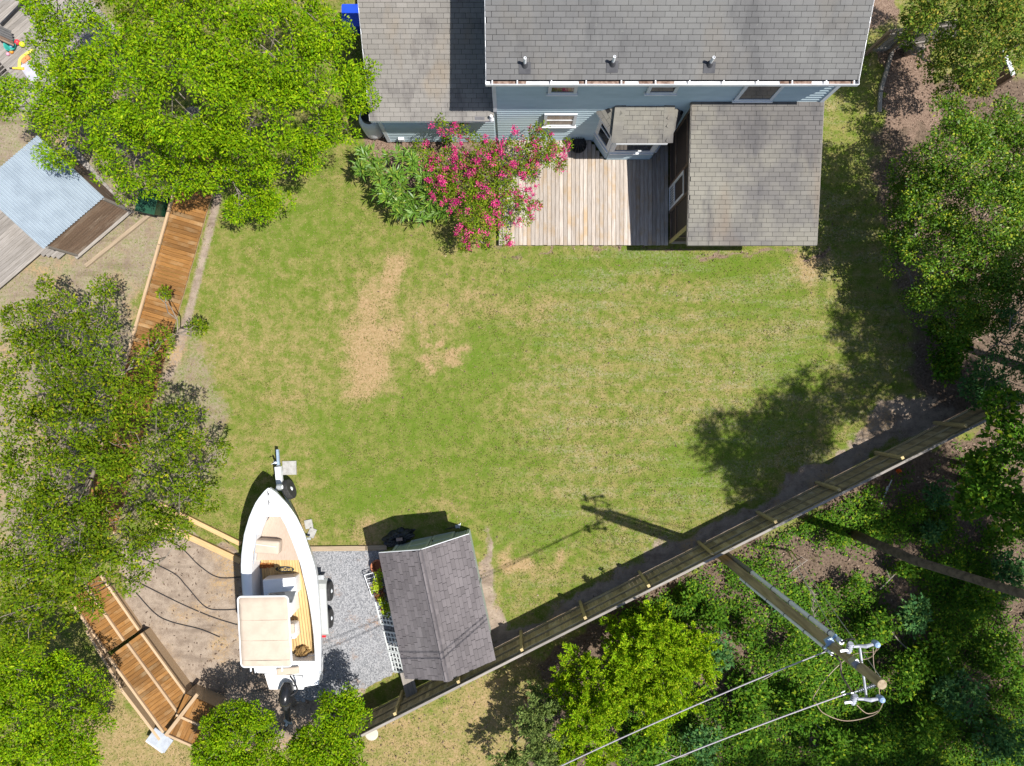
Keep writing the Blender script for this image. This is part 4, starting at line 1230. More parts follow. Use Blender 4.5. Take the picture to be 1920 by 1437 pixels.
MB().box(P(931, 285, 0.5) - Vector((0, 0, 0.0)), (0.12, 0.12, 1.0)).build('shaft', M_BROWNWOOD, st); MB().box(P(931, 285, 0.5) + Vector((0, 0, 0.52)), (0.15, 0.15, 0.04)).build('cap', M_GREYWOOD, st)
o = MB().box(P(946, 285, 0.1), (0.36, 0.9, 0.2)).build('wooden_step', M_GREYWOOD, loc=P(946, 285)); tag(o, 'low wooden step at the back left corner of the deck', 'step')

# ------------------------------------------------------------------ top right: side yard fence and timbers
sf = thing('side_fence', 'weathered grey board fence running from house to top right tree', 'fence', P(1700, 80))
a, b = P(1622, 99), P(1665, 95); c2 = P(1790, 72)
def pick_run(t, a, b, h, matl, w=0.14):
    u = (b - a); L = u.length; u.normalize(); n = int(L / (w + 0.006)); nrm = Vector((u.y, -u.x, 0))
    for k in range(n):
        c = a + u * (k + 0.5) * (L / n)
        board('picket', c + Vector((0, 0, 0.02)), c + Vector((0, 0, h + random.choice((0, 0.01, -0.01)))), w, 0.018, matl, t, up=nrm)
    for z in (0.3, h - 0.3): board('rail', a + nrm * 0.035 + Vector((0, 0, z)), b + nrm * 0.035 + Vector((0, 0, z)), 0.04, 0.09, matl, t)
pick_run(sf, a, b, 1.7, M_GREYWOOD); pick_run(sf, b + Vector((0.02, 0, 0)), c2, 1.7, M_GREYWOOD)
for p in (a, b, c2): MB().box(p + Vector((0, -0.07, 0.88)), (0.1, 0.1, 1.76)).build('post', M_BROWNWOOD, sf)
tm = thing('edging_timber', 'long dark timber edging the mulch bed right of the house', 'timber', P(1665, 130))
board('beam', P(1679, 75, 0.06), P(1651, 172, 0.06), 0.12, 0.12, M_GREYWOOD, tm); board('beam', P(1651, 173, 0.05), P(1649, 210, 0.05), 0.12, 0.1, M_GREYWOOD, tm)
dg = thing('leaning_timber', 'brown timber prop leaning against the side yard fence', 'timber', P(1640, 92))
board('prop', P(1634, 97, 0.05), P(1679, 56, 1.55), 0.1, 0.09, M_FENCEPOST, dg)
rf = thing('boundary_fence', 'short stretch of brown fence with pale cap at the far right', 'fence', P(1840, 160))
a, b = P(1822, 130), P(1840, 178)
pick_run(rf, b, a, 1.6, M_BROWNWOOD)
board('cap_board', a + Vector((0, 0, 1.66)), b + Vector((0, 0, 1.66)), 0.14, 0.04, M_TRIM, rf)
MB().box(b + Vector((0.06, 0, 0.8)), (0.1, 0.1, 1.6)).build('post', M_BROWNWOOD, rf)

# ------------------------------------------------------------------ neighbour at the left
nb_ = thing('playhouse', 'small board-walled outbuilding with corrugated metal roof at left', 'outbuilding', P(110, 400))
RZ = 2.15
rB, rR, rT = P(84.6, 464.6, RZ - 0.12), P(194, 371, RZ - 0.12), P(76.7, 262, RZ + 0.12)
uu = (rR - rB); vv = (rT - rR)
vv = vv.normalized(); uu_l = uu.length; uu = uu.normalized()
Lr = 2.9; across = 4.4      # the sheets run from the lower right edge to the upper left... ridges follow vv
n1 = uu.cross(vv).normalized()
if n1.z < 0: n1 = -n1
M_TIN = mat('corrugated_tin', (0.33, 0.385, 0.43), (0.28, 0.33, 0.375), 2.0, 0.45, metal=0.2)
ncols = 6; ridge_dir = -vv      # corrugations run from the upper edge to the lower right edge
for sidx in range(4):
    s0, s1 = sidx * 0.66 - 0.02, (sidx + 1) * 0.66 + 0.02
    rows = []
    m_ = int((s1 - s0) / 0.012)
    # width runs along uu (from the right corner backwards), ridges along vv
    for e in (0.0, Lr):
        rows.append([rR - uu * (s0 + (s1 - s0) * i / m_) + vv * e + n1 * (0.026 * math.sin((s0 + (s1 - s0) * i / m_) / 0.11 * 2 * math.pi) + 0.003 * sidx) for i in range(m_ + 1)])
    MB().grid(rows).build('roof_sheet', M_TIN, nb_, fix=False)
corner = [rR + vv * 0.06 - uu * 0.06, rR - uu * 2.56 + vv * 0.06, rR - uu * 2.56 + vv * (Lr - 0.1), rR - uu * 0.06 + vv * (Lr - 0.1)]
frm = MB()
for i in range(4):
    p, q = corner[i] - n1 * 0.07, corner[(i + 1) % 4] - n1 * 0.07
    frm.beam(p, q, 0.05, 0.09)
frm.build('roof_frame', M_BROWNWOOD, nb_)
z = 0.35
g0, g1 = corner[0], corner[1]
k = 0
while z < g0.z - 0.15:
    p = Vector((g0.x, g0.y, z)); q = Vector((g1.x, g1.y, z)); nn_ = Vector((-(q - p).y, (q - p).x, 0)).normalized()
    if nn_.dot(Vector((1, -1, 0))) < 0: nn_ = -nn_
    board('wall_board', p, q, 0.148, 0.02, M_BROWNWOOD, nb_, up=nn_)
    z += 0.152
z = 0.35
while z < g0.z - 0.2:
    p = Vector((corner[3].x, corner[3].y, z)); q = Vector((g0.x, g0.y, z)); nn_ = Vector(((q - p).y, -(q - p).x, 0)).normalized()
    board('wall_board', p, q, 0.148, 0.02, M_BROWNWOOD, nb_, up=nn_)
    z += 0.152
for cpt in corner: MB().box((cpt.x, cpt.y, cpt.z / 2 - 0.06), (0.09, 0.09, cpt.z - 0.14)).build('corner_post', M_GREYWOOD, nb_)
nd = thing('neighbour_deck', 'grey weathered plank deck around the corrugated roof outbuilding', 'deck', P(60, 480))
dz = 0.24
d0 = P(163, 490, dz); ddir = (P(84.6, 464.6) - P(194, 371)).normalized(); dper = Vector((-ddir.y, ddir.x, 0))
if dper.x > 0: dper = -dper
# planks parallel to the lower right edge of the tin roof
for k in range(60):
    o_ = P(243, 400, dz) + dper * (0.145 * k + 0.05)
    st_, en_ = -0.05, 9.5
    if k < 3: en_ = 2.55
    elif k < 7: en_ = 2.7 + 0.12 * k
    if k > 22: st_ = 3.2
    if k > 40: st_ = 0.0
    board('deck_board', o_ + ddir * st_ - Vector((0, 0, 0.016)), o_ + ddir * (en_) - Vector((0, 0, 0.016)), 0.139, 0.032, M_GREYWOOD, nd)
mb = MB()
for sft in (0.1, 1.2, 2.4): mb.beam(P(243, 400, dz - 0.1) + ddir * sft + dper * 0.06, P(243, 400, dz - 0.1) + ddir * sft + dper * 3.0, 0.05, 0.13)
for sft in (3.6, 5.5, 7.5, 9.2): mb.beam(P(243, 400, dz - 0.1) + ddir * sft + dper * 1.1, P(243, 400, dz - 0.1) + ddir * sft + dper * 8.6, 0.05, 0.13)
for sft in (0.3, 1.5): mb.beam(P(243, 400, dz - 0.1) + ddir * sft + dper * 6, P(243, 400, dz - 0.1) + ddir * sft + dper * 8.6, 0.05, 0.13)
for i in range(3):
    for q in (0.3, 2.7): mb.box(P(243, 400, 0.05) + ddir * (0.1 + 1.15 * i) + dper * q, (0.1, 0.1, 0.14))
mb.build('joists', M_GREYWOOD, nd)
lb = thing('landscape_timber', 'tan timber lying on the sand beside the grey deck', 'timber', P(215, 450))
board('beam', P(161, 499, 0.05), P(282, 402, 0.05), 0.13, 0.1, M_TIMBER, lb)
gb = thing('garbage_cart', 'dark green wheeled cart under the bright tree beside the boardwalk', 'bin', P(298, 390))
M_DKG = mat('dark_green_plastic', (0.012, 0.06, 0.03), (0.01, 0.045, 0.024), 3, 0.45)
bc = P(302, 392)
gz2 = math.radians(-12); RZm = Matrix.Rotation(gz2, 3, 'Z')
mb = MB(); mb.add([bc + RZm @ Vector((x * s, y * s, z)) for z, s in ((0.05, 0.75), (0.95, 1.0)) for x, y in ((-0.32, -0.36), (0.32, -0.36), (0.32, 0.36), (-0.32, 0.36))], [(0, 1, 2, 3), (4, 5, 6, 7), (0, 1, 5, 4), (1, 2, 6, 5), (2, 3, 7, 6), (3, 0, 4, 7)])
mb.build('cart_body', M_DKG, gb)
mb = MB(); mb.box(bc + Vector((0, 0, 0.99)), (0.7, 0.8, 0.06), rz=gz2); mb.box(bc + Vector((0, 0, 1.035)), (0.5, 0.6, 0.04), rz=gz2); mb.build('lid', M_DKG, gb)
for s in (-1, 1): MB().lathe([(0.12, -0.03), (0.12, 0.03)], bc + RZm @ Vector((s * 0.27, 0.34, 0.12)), 14, M=RZm @ Matrix.Rotation(math.pi / 2, 3, 'Y')).build('wheel', M_BLACK, gb)
ud = thing('upper_deck', 'grey plank deck strewn with toys in the top left corner', 'deck', P(40, 100))
o0 = P(62, 205, dz)
for k in range(34):
    o_ = o0 + dper * (0.145 * k); e_ = 0.15 + min(3.0, 0.12 * k)
    board('deck_board', o_ - ddir * 4.2 - Vector((0, 0, 0.016)), o_ + ddir * e_ - Vector((0, 0, 0.016)), 0.138, 0.032, M_GREYWOOD, ud)
mb = MB()
for sft in (-3.9, -2.6, -1.3, 0.0): mb.beam(o0 + ddir * sft - Vector((0, 0, 0.11)), o0 + ddir * sft + dper * 4.8 - Vector((0, 0, 0.11)), 0.05, 0.14)
mb.build('joists', M_GREYWOOD, ud)
MB().beam(P(2, 47, dz + 0.1), P(48, 0, dz + 0.1), 0.06, 0.1).build('kerb_beam', M_BLACK, ud)
# things on the neighbour's deck in the top left corner
def toy(name, label, cat, mb, matl, px, py):
    o = mb.build(name, matl, loc=P(px, py, dz)); tag(o, label, cat); return o
tb = thing('toy_tub', 'teal toy tub at the left under the bright tree', 'toy tub', P(24, 88, dz))
MB().lathe([(0.15, 0), (0.22, 0.16), (0.23, 0.17), (0.2, 0.16), (0.13, 0.03)], P(24, 88, dz), 18).build('tub', mat('teal_plastic', (0.03, 0.3, 0.25)), tb)
MB().lathe([(0.02, 0), (0.07, 0.05), (0.02, 0.1)], P(23, 87, dz + 0.05), 10).build('block', mat('sky_blue', (0.25, 0.5, 0.7)), tb)
for nm, lab, px, py, r, c in (('ball', 'red toy ball beside the teal tub', 36, 82, 0.1, (0.6, 0.04, 0.06)), ('ball', 'yellow-green toy ball at the edge of the bright tree', 45, 86, 0.1, (0.55, 0.6, 0.03)), ('ball', 'small orange toy ball below the teal tub', 24, 99, 0.07, (0.7, 0.25, 0.03)), ('ball', 'small pink toy ball below the teal tub', 17, 103, 0.06, (0.7, 0.3, 0.4))):
    mb = MB(); mb.lathe([(r * math.sin(t), r - r * math.cos(t)) for t in np.linspace(0.05, math.pi - 0.05, 11)], P(px, py, dz), 16)
    o = mb.build(nm, mat('toy_%s' % lab.split()[0] if lab.split()[0] != 'small' else 'toy_%s' % lab.split()[1], c, tuple(x * 0.9 for x in c), 3, 0.4), loc=P(px, py, dz), smooth=True); tag(o, lab, 'ball', 'toy balls on the deck')
toy('yellow_hose', 'curved yellow foam tube lying on the grey deck', 'tube', MB().tube(bez([P(*q, dz + 0.06) for q in ((62, 94), (50, 101), (38, 112), (36, 127))]), 0.05, 9), mat('yellow_foam', (0.75, 0.62, 0.12)), 40, 110)
bt = thing('toy_bat', 'yellow toy bat with black grip on the deck', 'toy bat', P(34, 128, dz))
MB().tube([P(45, 129, dz + 0.05), P(24, 128, dz + 0.05)], [0.05, 0.035], 9).build('barrel', mat('yellow_plastic', (0.8, 0.5, 0.05)), bt); MB().tube([P(24, 128, dz + 0.05), P(18, 128, dz + 0.05)], [0.03, 0.025], 8).build('grip', M_BLACK, bt)
toy('orange_pad', 'orange cushion on the deck beside the yellow tube', 'cushion', MB().box(P(47, 110, dz + 0.04), (0.32, 0.24, 0.08), rz=0.7), mat('orange_fabric', (0.6, 0.22, 0.08)), 47, 110)
toy('grey_mat', 'pale lavender grey mat on the deck under the tree edge', 'mat', MB().box(P(57, 135, dz + 0.015), (0.42, 0.75, 0.03), rz=0.62), mat('lavender_fabric', (0.42, 0.41, 0.47)), 57, 135)
dc = thing('dark_lounge_chair', 'dark slatted lounge chair at the left edge of the grey deck', 'chair', P(8, 62, dz))
for k in range(6):
    a = P(-8 + 1.0 * k, 47 + 5.0 * k, dz + 0.35); board('slat', a, a + Vector((0.55, -0.25, 0)), 0.07, 0.02, M_BROWNWOOD if k > 3 else mat('dark_slat', (0.1, 0.095, 0.09)), dc)
for px, py in ((-6, 50), (12, 58), (0, 74), (18, 82)): MB().box(P(px, py, dz + 0.17), (0.05, 0.05, 0.34)).build('leg', M_BLACK, dc)

# ------------------------------------------------------------------ boat on its trailer
boat = thing('motor_boat', 'white centre console motor boat with tan canvas top, on a trailer', 'boat', P(525, 1100, 0.6))
def lerp_tab(tab, y):
    if y <= tab[0][0]: return tab[0][1]
    for (y0, x0), (y1, x1) in zip(tab, tab[1:]):
        if y <= y1: return x0 + (x1 - x0) * (y - y0) / (y1 - y0)
    return tab[-1][1]
OL = [(916, 503), (920, 498), (927, 492), (940, 481.8), (955, 474.6), (970, 468.4), (1000, 459.2), (1034, 454.3), (1060, 453), (1080, 453.4), (1118, 456), (1180, 464), (1240, 475), (1262, 479)]
OR = [(916, 503), (920, 511), (927, 520), (948, 540), (973, 557), (1002, 570), (1034, 580.5), (1060, 588.5), (1082, 592.5), (1113, 595.4), (1170, 599.5), (1220, 601), (1262, 600)]
IL = [(968, 500), (975, 492), (1000, 483), (1037, 474), (1060, 472), (1090, 472), (1120, 474), (1180, 481), (1240, 491)]
IR = [(968, 525), (985, 535), (1014, 547), (1054, 562), (1092, 571), (1120, 578), (1179, 587), (1225, 590), (1240, 590.5)]
def sheer(py): return 2.2 - 0.45 * min(1, max(0, (py - 916) / 230)) ** 0.8
YS = [916, 918.5, 922, 927, 934, 943, 955, 970, 985, 1002, 1020, 1040, 1060, 1082, 1105, 1130, 1160, 1190, 1220, 1245, 1262]
hull = MB(); rows = []
for py in YS:
    z = sheer(py)
    l, r = P(lerp_tab(OL, py), py, z), P(lerp_tab(OR, py), py, z)
    c = (l + r) / 2; t = (py - 916) / (1262 - 916)
    kz = 0.55 + 1.35 * max(0, 1 - t / 0.3) ** 1.6 
    cz = 0.95 + 0.75 * max(0, 1 - t / 0.45) ** 1.4
    ins = 0.86 - 0.25 * max(0, 1 - t / 0.5)
    kz = min(kz, z - 0.05); cz = min(cz, z - 0.03)
    lc = c + (l - c) * ins; rc = c + (r - c) * ins; k = c.copy()
    back = Vector((0, -0.35 * max(0, 1 - t / 0.25), 0))      # raked stem
    lc.z = rc.z = cz; k.z = kz
    ml = l.lerp(lc, 0.5) + (l - c) * 0.03; mr = r.lerp(rc, 0.5) + (r - c) * 0.03
    dn = Vector((0, 0, -0.03))
    rows.append([l + dn, ml, lc + back * 0.5, k + back, rc + back * 0.5, mr, r + dn])
hull.grid(rows)
e = rows[-1]; nb0 = len(hull.v); hull.v += [tuple(p) for p in e]; hull.f.append(tuple(range(nb0, nb0 + 7)))
hull_o = hull.build('hull', M_GEL, boat, smooth=True)
# rub rail
mb = MB()
for tab in (OL, OR): mb.tube([P(lerp_tab(tab, py), py, sheer(py) - 0.03) for py in YS], 0.022, 7)
mb.build('rub_rail', M_TRIM, boat)
# bow deck and side decks
dk = MB(); rows = []
ys = [916.5, 918.5, 922, 927, 934, 943, 955, 968]
for py in ys:
    z = sheer(py); l, r = P(lerp_tab(OL, py), py, z), P(lerp_tab(OR, py), py, z)
    w = (r - l).length
    rows.append([l + (r - l) * f + Vector((0, 0, 0.06 * min(1, w) * (1 - (2 * f - 1) ** 4))) for f in np.linspace(0, 1, 11)])
dk.grid(rows)
ys2 = [968, 975, 985, 1000, 1014, 1037, 1060, 1082, 1105, 1130, 1160, 1190, 1220, 1240]
FLOORZ, FOREZ = 1.08, 1.5
for O, I in ((OL, IL), (OR, IR)):
    rows = []
    for py in ys2:
        z = sheer(py); a, b = P(lerp_tab(O, py), py, z), P(lerp_tab(I, py), py, z)
        rows.append([a, a.lerp(b, 0.12) + Vector((0, 0, 0.045)), a.lerp(b, 0.5) + Vector((0, 0, 0.055)), a.lerp(b, 0.9) + Vector((0, 0, 0.045)), b])
    dk.grid(rows)
# fore part between bow deck and cockpit edge
py = 968; z = sheer(py)
dk.build('side_deck', M_GEL, boat, smooth=True, fix=False)
# liner walls
ln = MB()
for I in (IL, IR):
    rows = []
    for py in ys2:
        z = sheer(py); b = P(lerp_tab(I, py), py, z); f = b.copy(); f.z = FLOORZ - 0.02
        rows.append([b, b + Vector((0, 0, -0.12)), f])
    ln.grid(rows)
a, b = P(500, 968, sheer(968)), P(525, 968, sheer(968)); ln.grid([[a, b], [Vector((a.x, a.y, FLOORZ)), Vector((b.x, b.y, FLOORZ))]])
a, b = P(lerp_tab(IL, 1240), 1240, sheer(1240)), P(590.5, 1240, sheer(1240)); ln.grid([[a, b], [Vector((a.x, a.y, FLOORZ)), Vector((b.x, b.y, FLOORZ))]])
ln.build('liner', M_GEL, boat, fix=False)
def inner(py, z):
    zz = sheer(py)
    a, b = P(lerp_tab(IL, py), py, zz), P(lerp_tab(IR, py), py, zz)
    a = a.copy(); b = b.copy(); a.z = b.z = z
    return a, b
M_TAN = mat('tan_canvas', (0.47, 0.385, 0.30), (0.42, 0.34, 0.265), 3.0, 0.85, bump=0.15)
M_TANC = mat('tan_carpet', (0.42, 0.335, 0.265), (0.36, 0.28, 0.22), 14.0, 0.95, bump=0.3, stretch=(6, 0.6, 1))
cd = MB(); rows = []
for py in (969, 985, 1000, 1014, 1037, 1056):
    a, b = inner(py, FOREZ); rows.append([a.lerp(b, 0.01), a.lerp(b, 0.5), a.lerp(b, 0.99)])
cd.grid(rows)
a, b = rows[-1][0], rows[-1][-1]; cd.grid([[a, b], [Vector((a.x, a.y, FLOORZ)), Vector((b.x, b.y, FLOORZ))]])
cd.build('casting_deck', M_TANC, boat, fix=False)
# covered seat forward
def soft_box(c, d, rz, name, matl, parent, bev=0.06, sag=0.0):
    bm = bmesh.new(); bmesh.ops.create_cube(bm, size=1.0)
    for v in bm.verts: v.co = Vector((v.co.x * d[0], v.co.y * d[1], v.co.z * d[2]))
    bmesh.ops.bevel(bm, geom=list(bm.edges), offset=bev, segments=3, affect='EDGES', profile=0.6)
    me = bpy.data.meshes.new(name); bm.to_mesh(me); bm.free(); me.materials.append(matl); me.shade_smooth()
    M = Matrix.Translation(Vector(c)) @ Matrix.Rotation(rz, 4, 'Z')
    return link(name, me, parent, M)
AX = P(503, 917, 2.2) - P(540, 1262, 1.75); BA = math.atan2(AX.y, AX.x) - math.pi / 2     # boat heading
soft_box(P(499, 1024, 1.74), (1.0, 0.46, 0.42), BA - 0.14, 'seat_cover', M_TAN, boat, 0.09)
strip('cover_seam', P(480, 1021, 1.952), P(518, 1026, 1.952), 0.012, 0.012, M_WHITE, boat)
MB().tube([P(484, 972, 2.0), P(481, 1000, 2.02), P(475, 1058, 2.0)], 0.02, 6).build('grab_rail', M_GALV, boat)
# teak floor planks
a0, b0 = inner(1057, FLOORZ); a1, b1 = inner(1239, FLOORZ)
floor_ = MB().add([a0 + Vector((0, 0, -0.03)), b0 + Vector((0, 0, -0.03)), b1 + Vector((0, 0, -0.03)), a1 + Vector((0, 0, -0.03))], [(0, 1, 2, 3)]).build('floor', M_BLACK, boat)
M_TEAK = wood('teak', (0.5, 0.345, 0.16), (0.42, 0.275, 0.115), None, rnd=0.17, rough=0.6)
for k in range(18):
    f = (k + 0.5) / 18
    board('teak_plank', a0.lerp(b0, f) + Vector((0, 0, -0.012)), a1.lerp(b1, f) + Vector((0, 0, -0.012)), (b0 - a0).length / 18 - 0.008, 0.024, M_TEAK, boat)
# oval maker's emblem on the floor
ec = P(534, 1067.5, FLOORZ + 0.014)
MB().add([ec + Matrix.Rotation(BA - 0.1, 3, 'Z') @ Vector((0.36 * math.cos(t), 0.13 * math.sin(t), 0.0)) for t in np.linspace(0, 2 * math.pi, 36, endpoint=False)], [tuple(range(36))]).build('emblem_rim', mat('gold_paint', (0.6, 0.42, 0.13)), boat)
MB().add([ec + Matrix.Rotation(BA - 0.1, 3, 'Z') @ Vector((0.335 * math.cos(t), 0.112 * math.sin(t), 0.004)) for t in np.linspace(0, 2 * math.pi, 36, endpoint=False)], [tuple(range(36))]).build('emblem', M_BLACK, boat)
cu = bpy.data.curves.new('lettering', 'FONT'); cu.body = 'SeaCraft'; cu.size = 0.16; cu.align_x = 'CENTER'; cu.align_y = 'CENTER'; cu.extrude = 0.002; cu.shear = 0.15
tmp = bpy.data.objects.new('tmp_text', cu); COL.objects.link(tmp)
bpy.context.view_layer.update()
me = bpy.data.meshes.new_from_object(tmp.evaluated_get(bpy.context.evaluated_depsgraph_get()))
bpy.data.objects.remove(tmp)
me.materials.clear(); me.materials.append(MATS['gold_paint'])
link('emblem_lettering', me, boat, Matrix.Translation(ec + Vector((0, 0, 0.008))) @ Matrix.Rotation(BA - 0.1, 4, 'Z') @ Matrix.Diagonal((0.9, 1.0, 1, 1)))
# fallen leaves against the casting deck
pts = np.array([list(P(486 + 26 * random.random() ** 1.3, 1058.5 + 5 * random.random() ** 1.5, FLOORZ + 0.02)) for _ in range(420)])
fl = scatter_quads('fallen_leaf_drift', pts, unit(420) * [1, 1, 0.3], unit(420) * 0.4 + [0, 0, 1], 0.07, 0.04, leafmat('red_brown_leaves', (0.3, 0.1, 0.03), (0.2, 0.06, 0.02), (0.4, 0.2, 0.06), trans=0.05), boat)
# console with seat in front, windscreen, wheel
con = soft_box(P(529, 1097, 1.36), (1.12, 0.6, 0.6), BA, 'console_seat', M_GEL, boat, 0.04)
soft_box(P(527, 1131, 1.55), (0.95, 0.75, 1.0), BA, 'console', M_GEL, boat, 0.06)
ws = MB(); c = P(530, 1117, 2.08); Rb = Matrix.Rotation(BA, 3, 'Z')
ws.add([c + Rb @ Vector(q) for q in ((-0.46, 0.12, -0.02), (0.46, 0.12, -0.02), (0.42, -0.16, 0.38), (-0.42, -0.16, 0.38))], [(0, 1, 2, 3)])
ws.build('windscreen', glassmat('smoked_perspex', (0.12, 0.13, 0.14)), boat)
MB().tube([c + Rb @ Vector(q) for q in ((-0.46, 0.12, -0.02), (-0.42, -0.16, 0.38), (0.42, -0.16, 0.38), (0.46, 0.12, -0.02))], 0.016, 7).build('windscreen_frame', M_GALV, boat)
wc = P(515, 1150, 1.95)
MB().tube([wc + Rb @ Vector((0.19 * math.cos(t), 0.12 * math.sin(t), 0.14 * math.sin(t))) for t in np.linspace(0, 2 * math.pi, 17)], 0.014, 6, cap=False).build('steering_wheel', M_BLACK, boat)
soft_box(P(533, 1182, 1.55), (0.95, 0.5, 0.5), BA, 'leaning_post', M_GEL, boat, 0.08)
soft_box(P(530, 1180, 1.87), (0.82, 0.36, 0.14), BA, 'seat_cushion', M_TAN, boat, 0.05)
# canvas top on a tube frame
TZ = 3.6
tc0, tc1, tc2, tc3 = P(445.5, 1119, TZ), P(540, 1118, TZ), P(547.5, 1250, TZ), P(452.5, 1251, TZ)
def round_rect(a, b, c, d, r=0.12, n=6):
    pts = []
    cs = [a, b, c, d]
    for i in range(4):
        p = cs[i]; q0 = (cs[i - 1] - p).normalized(); q1 = (cs[(i + 1) % 4] - p).normalized()
        s, t = p + q0 * r, p + q1 * r; o_ = p + (q0 + q1) * r
        for k in range(n + 1):
            an = k / n * math.pi / 2
            pts.append(o_ - q1 * r * math.cos(an) - q0 * r * math.sin(an))
    return pts
rr = round_rect(tc0, tc1, tc2, tc3)
cen = (tc0 + tc1 + tc2 + tc3) / 4
can = MB(); n_ = len(rr); rings = []
for f, zz in ((0.985, 0.0), (0.97, 0.03), (0.8, 0.05), (0.55, 0.065), (0.28, 0.072)):
    rings.append([cen + (p - cen) * f + Vector((0, 0, zz + 0.012 * mnoise.noise(p * 1.3 * f))) for p in rr] )
for r_ in rings: r_.append(r_[0])
can.grid(rings)
can.v.append(tuple(cen + Vector((0, 0, 0.075)))); ci = len(can.v) - 1; b0_ = (len(rings) - 1) * (n_ + 1)
for k in range(n_): can.f.append((b0_ + k, b0_ + k + 1, ci))
can.build('canvas_top', M_TAN, boat, smooth=True)
for f in (0.33, 0.62, 0.9):
    p, q = tc0.lerp(tc3, f) , tc1.lerp(tc2, f)
    MB().tube([p.lerp(q, 0.04) + Vector((0, 0, 0.045)), p.lerp(q, 0.25) + Vector((0, 0, 0.068)), p.lerp(q, 0.5) + Vector((0, 0, 0.078)), p.lerp(q, 0.75) + Vector((0, 0, 0.068)), p.lerp(q, 0.96) + Vector((0, 0, 0.045))], 0.008, 5).build('canvas_seam', mat('seam', (0.4, 0.33, 0.26)), boat)
MB().tube(rr + [rr[0]], 0.026, 8, cap=False).build('top_frame', M_WHITE, boat)
for (px, py, bx, by) in ((470, 1140, 508, 1128), (528, 1139, 548, 1128), (474, 1230, 512, 1185), (532, 1229, 552, 1185)):
    MB().tube([P(px, py, TZ - 0.02), P((px + bx) / 2, (py + by) / 2, 2.4), P(bx, by, FLOORZ + 0.2)], 0.024, 7).build('top_leg', M_WHITE, boat)
for px in (467, 487, 507, 526):
    a = P(px + 3, 1249, TZ + 0.02); MB().tube([a, a + Vector((-0.05, -0.22, -0.16))], [0.026, 0.03], 8).build('rod_holder', M_WHITE, boat)
# stern: rear bench, transom deck, swim platform
rb_ = [P(lerp_tab(OL, 1240) + 2, 1240, 1.72), P(599, 1240, 1.72), P(598, 1284, 1.72), P(571, 1288, 1.72), P(568, 1266, 1.72), P(482, 1262, 1.72)]
MB().slab(rb_, 0.5).build('transom_deck', M_GEL, boat)
soft_box(P(540, 1258, 1.82), (0.75, 0.24, 0.12), BA, 'rear_cushion', M_TAN, boat, 0.04)
sp = [P(496, 1264, 1.2), P(570, 1268, 1.2), P(569, 1293, 1.2), P(505, 1293, 1.2)]
MB().slab(sp, 0.3).build('swim_platform', M_GEL, boat)
soft_box(P(572, 1232, 1.18), (0.72, 0.18, 0.2), BA, 'stern_step', M_GEL, boat, 0.03)
for px, py in ((502.5, 927), (504, 943), (583, 1103), (587, 1137)):
    p = P(px, py, sheer(py) + 0.1)
    mb = MB(); mb.tube([p + Vector((-0.01, 0.09, 0.02)), p, p + Vector((0.01, -0.09, 0.02))], 0.014, 6); mb.box(p - Vector((0, 0, 0.03)), (0.03, 0.07, 0.06)); mb.build('cleat', M_GALV if px > 510 else M_BLACK, boat)
# outboard motor tilted up over the stern
ob = P(536, 1290, 1.5)
cow = MB(); M_ = Matrix.Rotation(0.5, 3, 'X')
cow.lathe([(0.02, -0.42), (0.2, -0.4), (0.27, -0.25), (0.29, 0.0), (0.26, 0.22), (0.18, 0.33), (0.03, 0.37)], P(537, 1304, 1.45), 18, M=Matrix.Rotation(1.15, 3, 'X') @ Matrix.Diagonal((0.85, 1.15, 1)))
motor = cow.build('outboard_cowling', mat('black_gelcoat', (0.012, 0.013, 0.015), (0.02, 0.02, 0.022), 3, 0.22), boat, smooth=True)
MB().tube([P(537, 1316, 1.25), P(538, 1335, 1.0), P(539, 1352, 0.85)], [0.13, 0.1, 0.08], 10).build('midsection', M_BLACK, motor)
mb = MB(); mb.lathe([(0.02, -0.3), (0.07, -0.2), (0.08, 0.1), (0.05, 0.3)], P(539, 1356, 0.8), 12, M=Matrix.Rotation(0.2, 3, 'X')); mb.box(P(539, 1352, 0.78), (0.02, 0.3, 0.25)); mb.build('gearcase', M_BLACK, motor)
mb = MB()
for k in range(3):
    a = k * 2.094; d = Vector((math.cos(a), math.sin(a) * 0.9, math.sin(a) * 0.3)); mb.beam(P(539, 1356, 1.12), P(539, 1356, 1.12) + d * 0.17, 0.09, 0.012)
mb.build('propeller', M_GALV, motor)
MB().tube(bez([P(544, 1268, 1.6), P(552, 1280, 1.75), P(557, 1295, 1.6), P(545, 1305, 1.6)]), 0.03, 7).build('control_cable', M_BLACK, motor)
# straw-coloured bag at the stern
heap('canvas_bag', 'crumpled brown bag on the teak floor near the stern', 'bag', P(568, 1222, FLOORZ + 0.02), 0.24, 0.2, 0.3, mat('brown_burlap', (0.3, 0.19, 0.07), (0.2, 0.12, 0.045), 9, 0.95, bump=0.5), seed=8, rough=0.5)

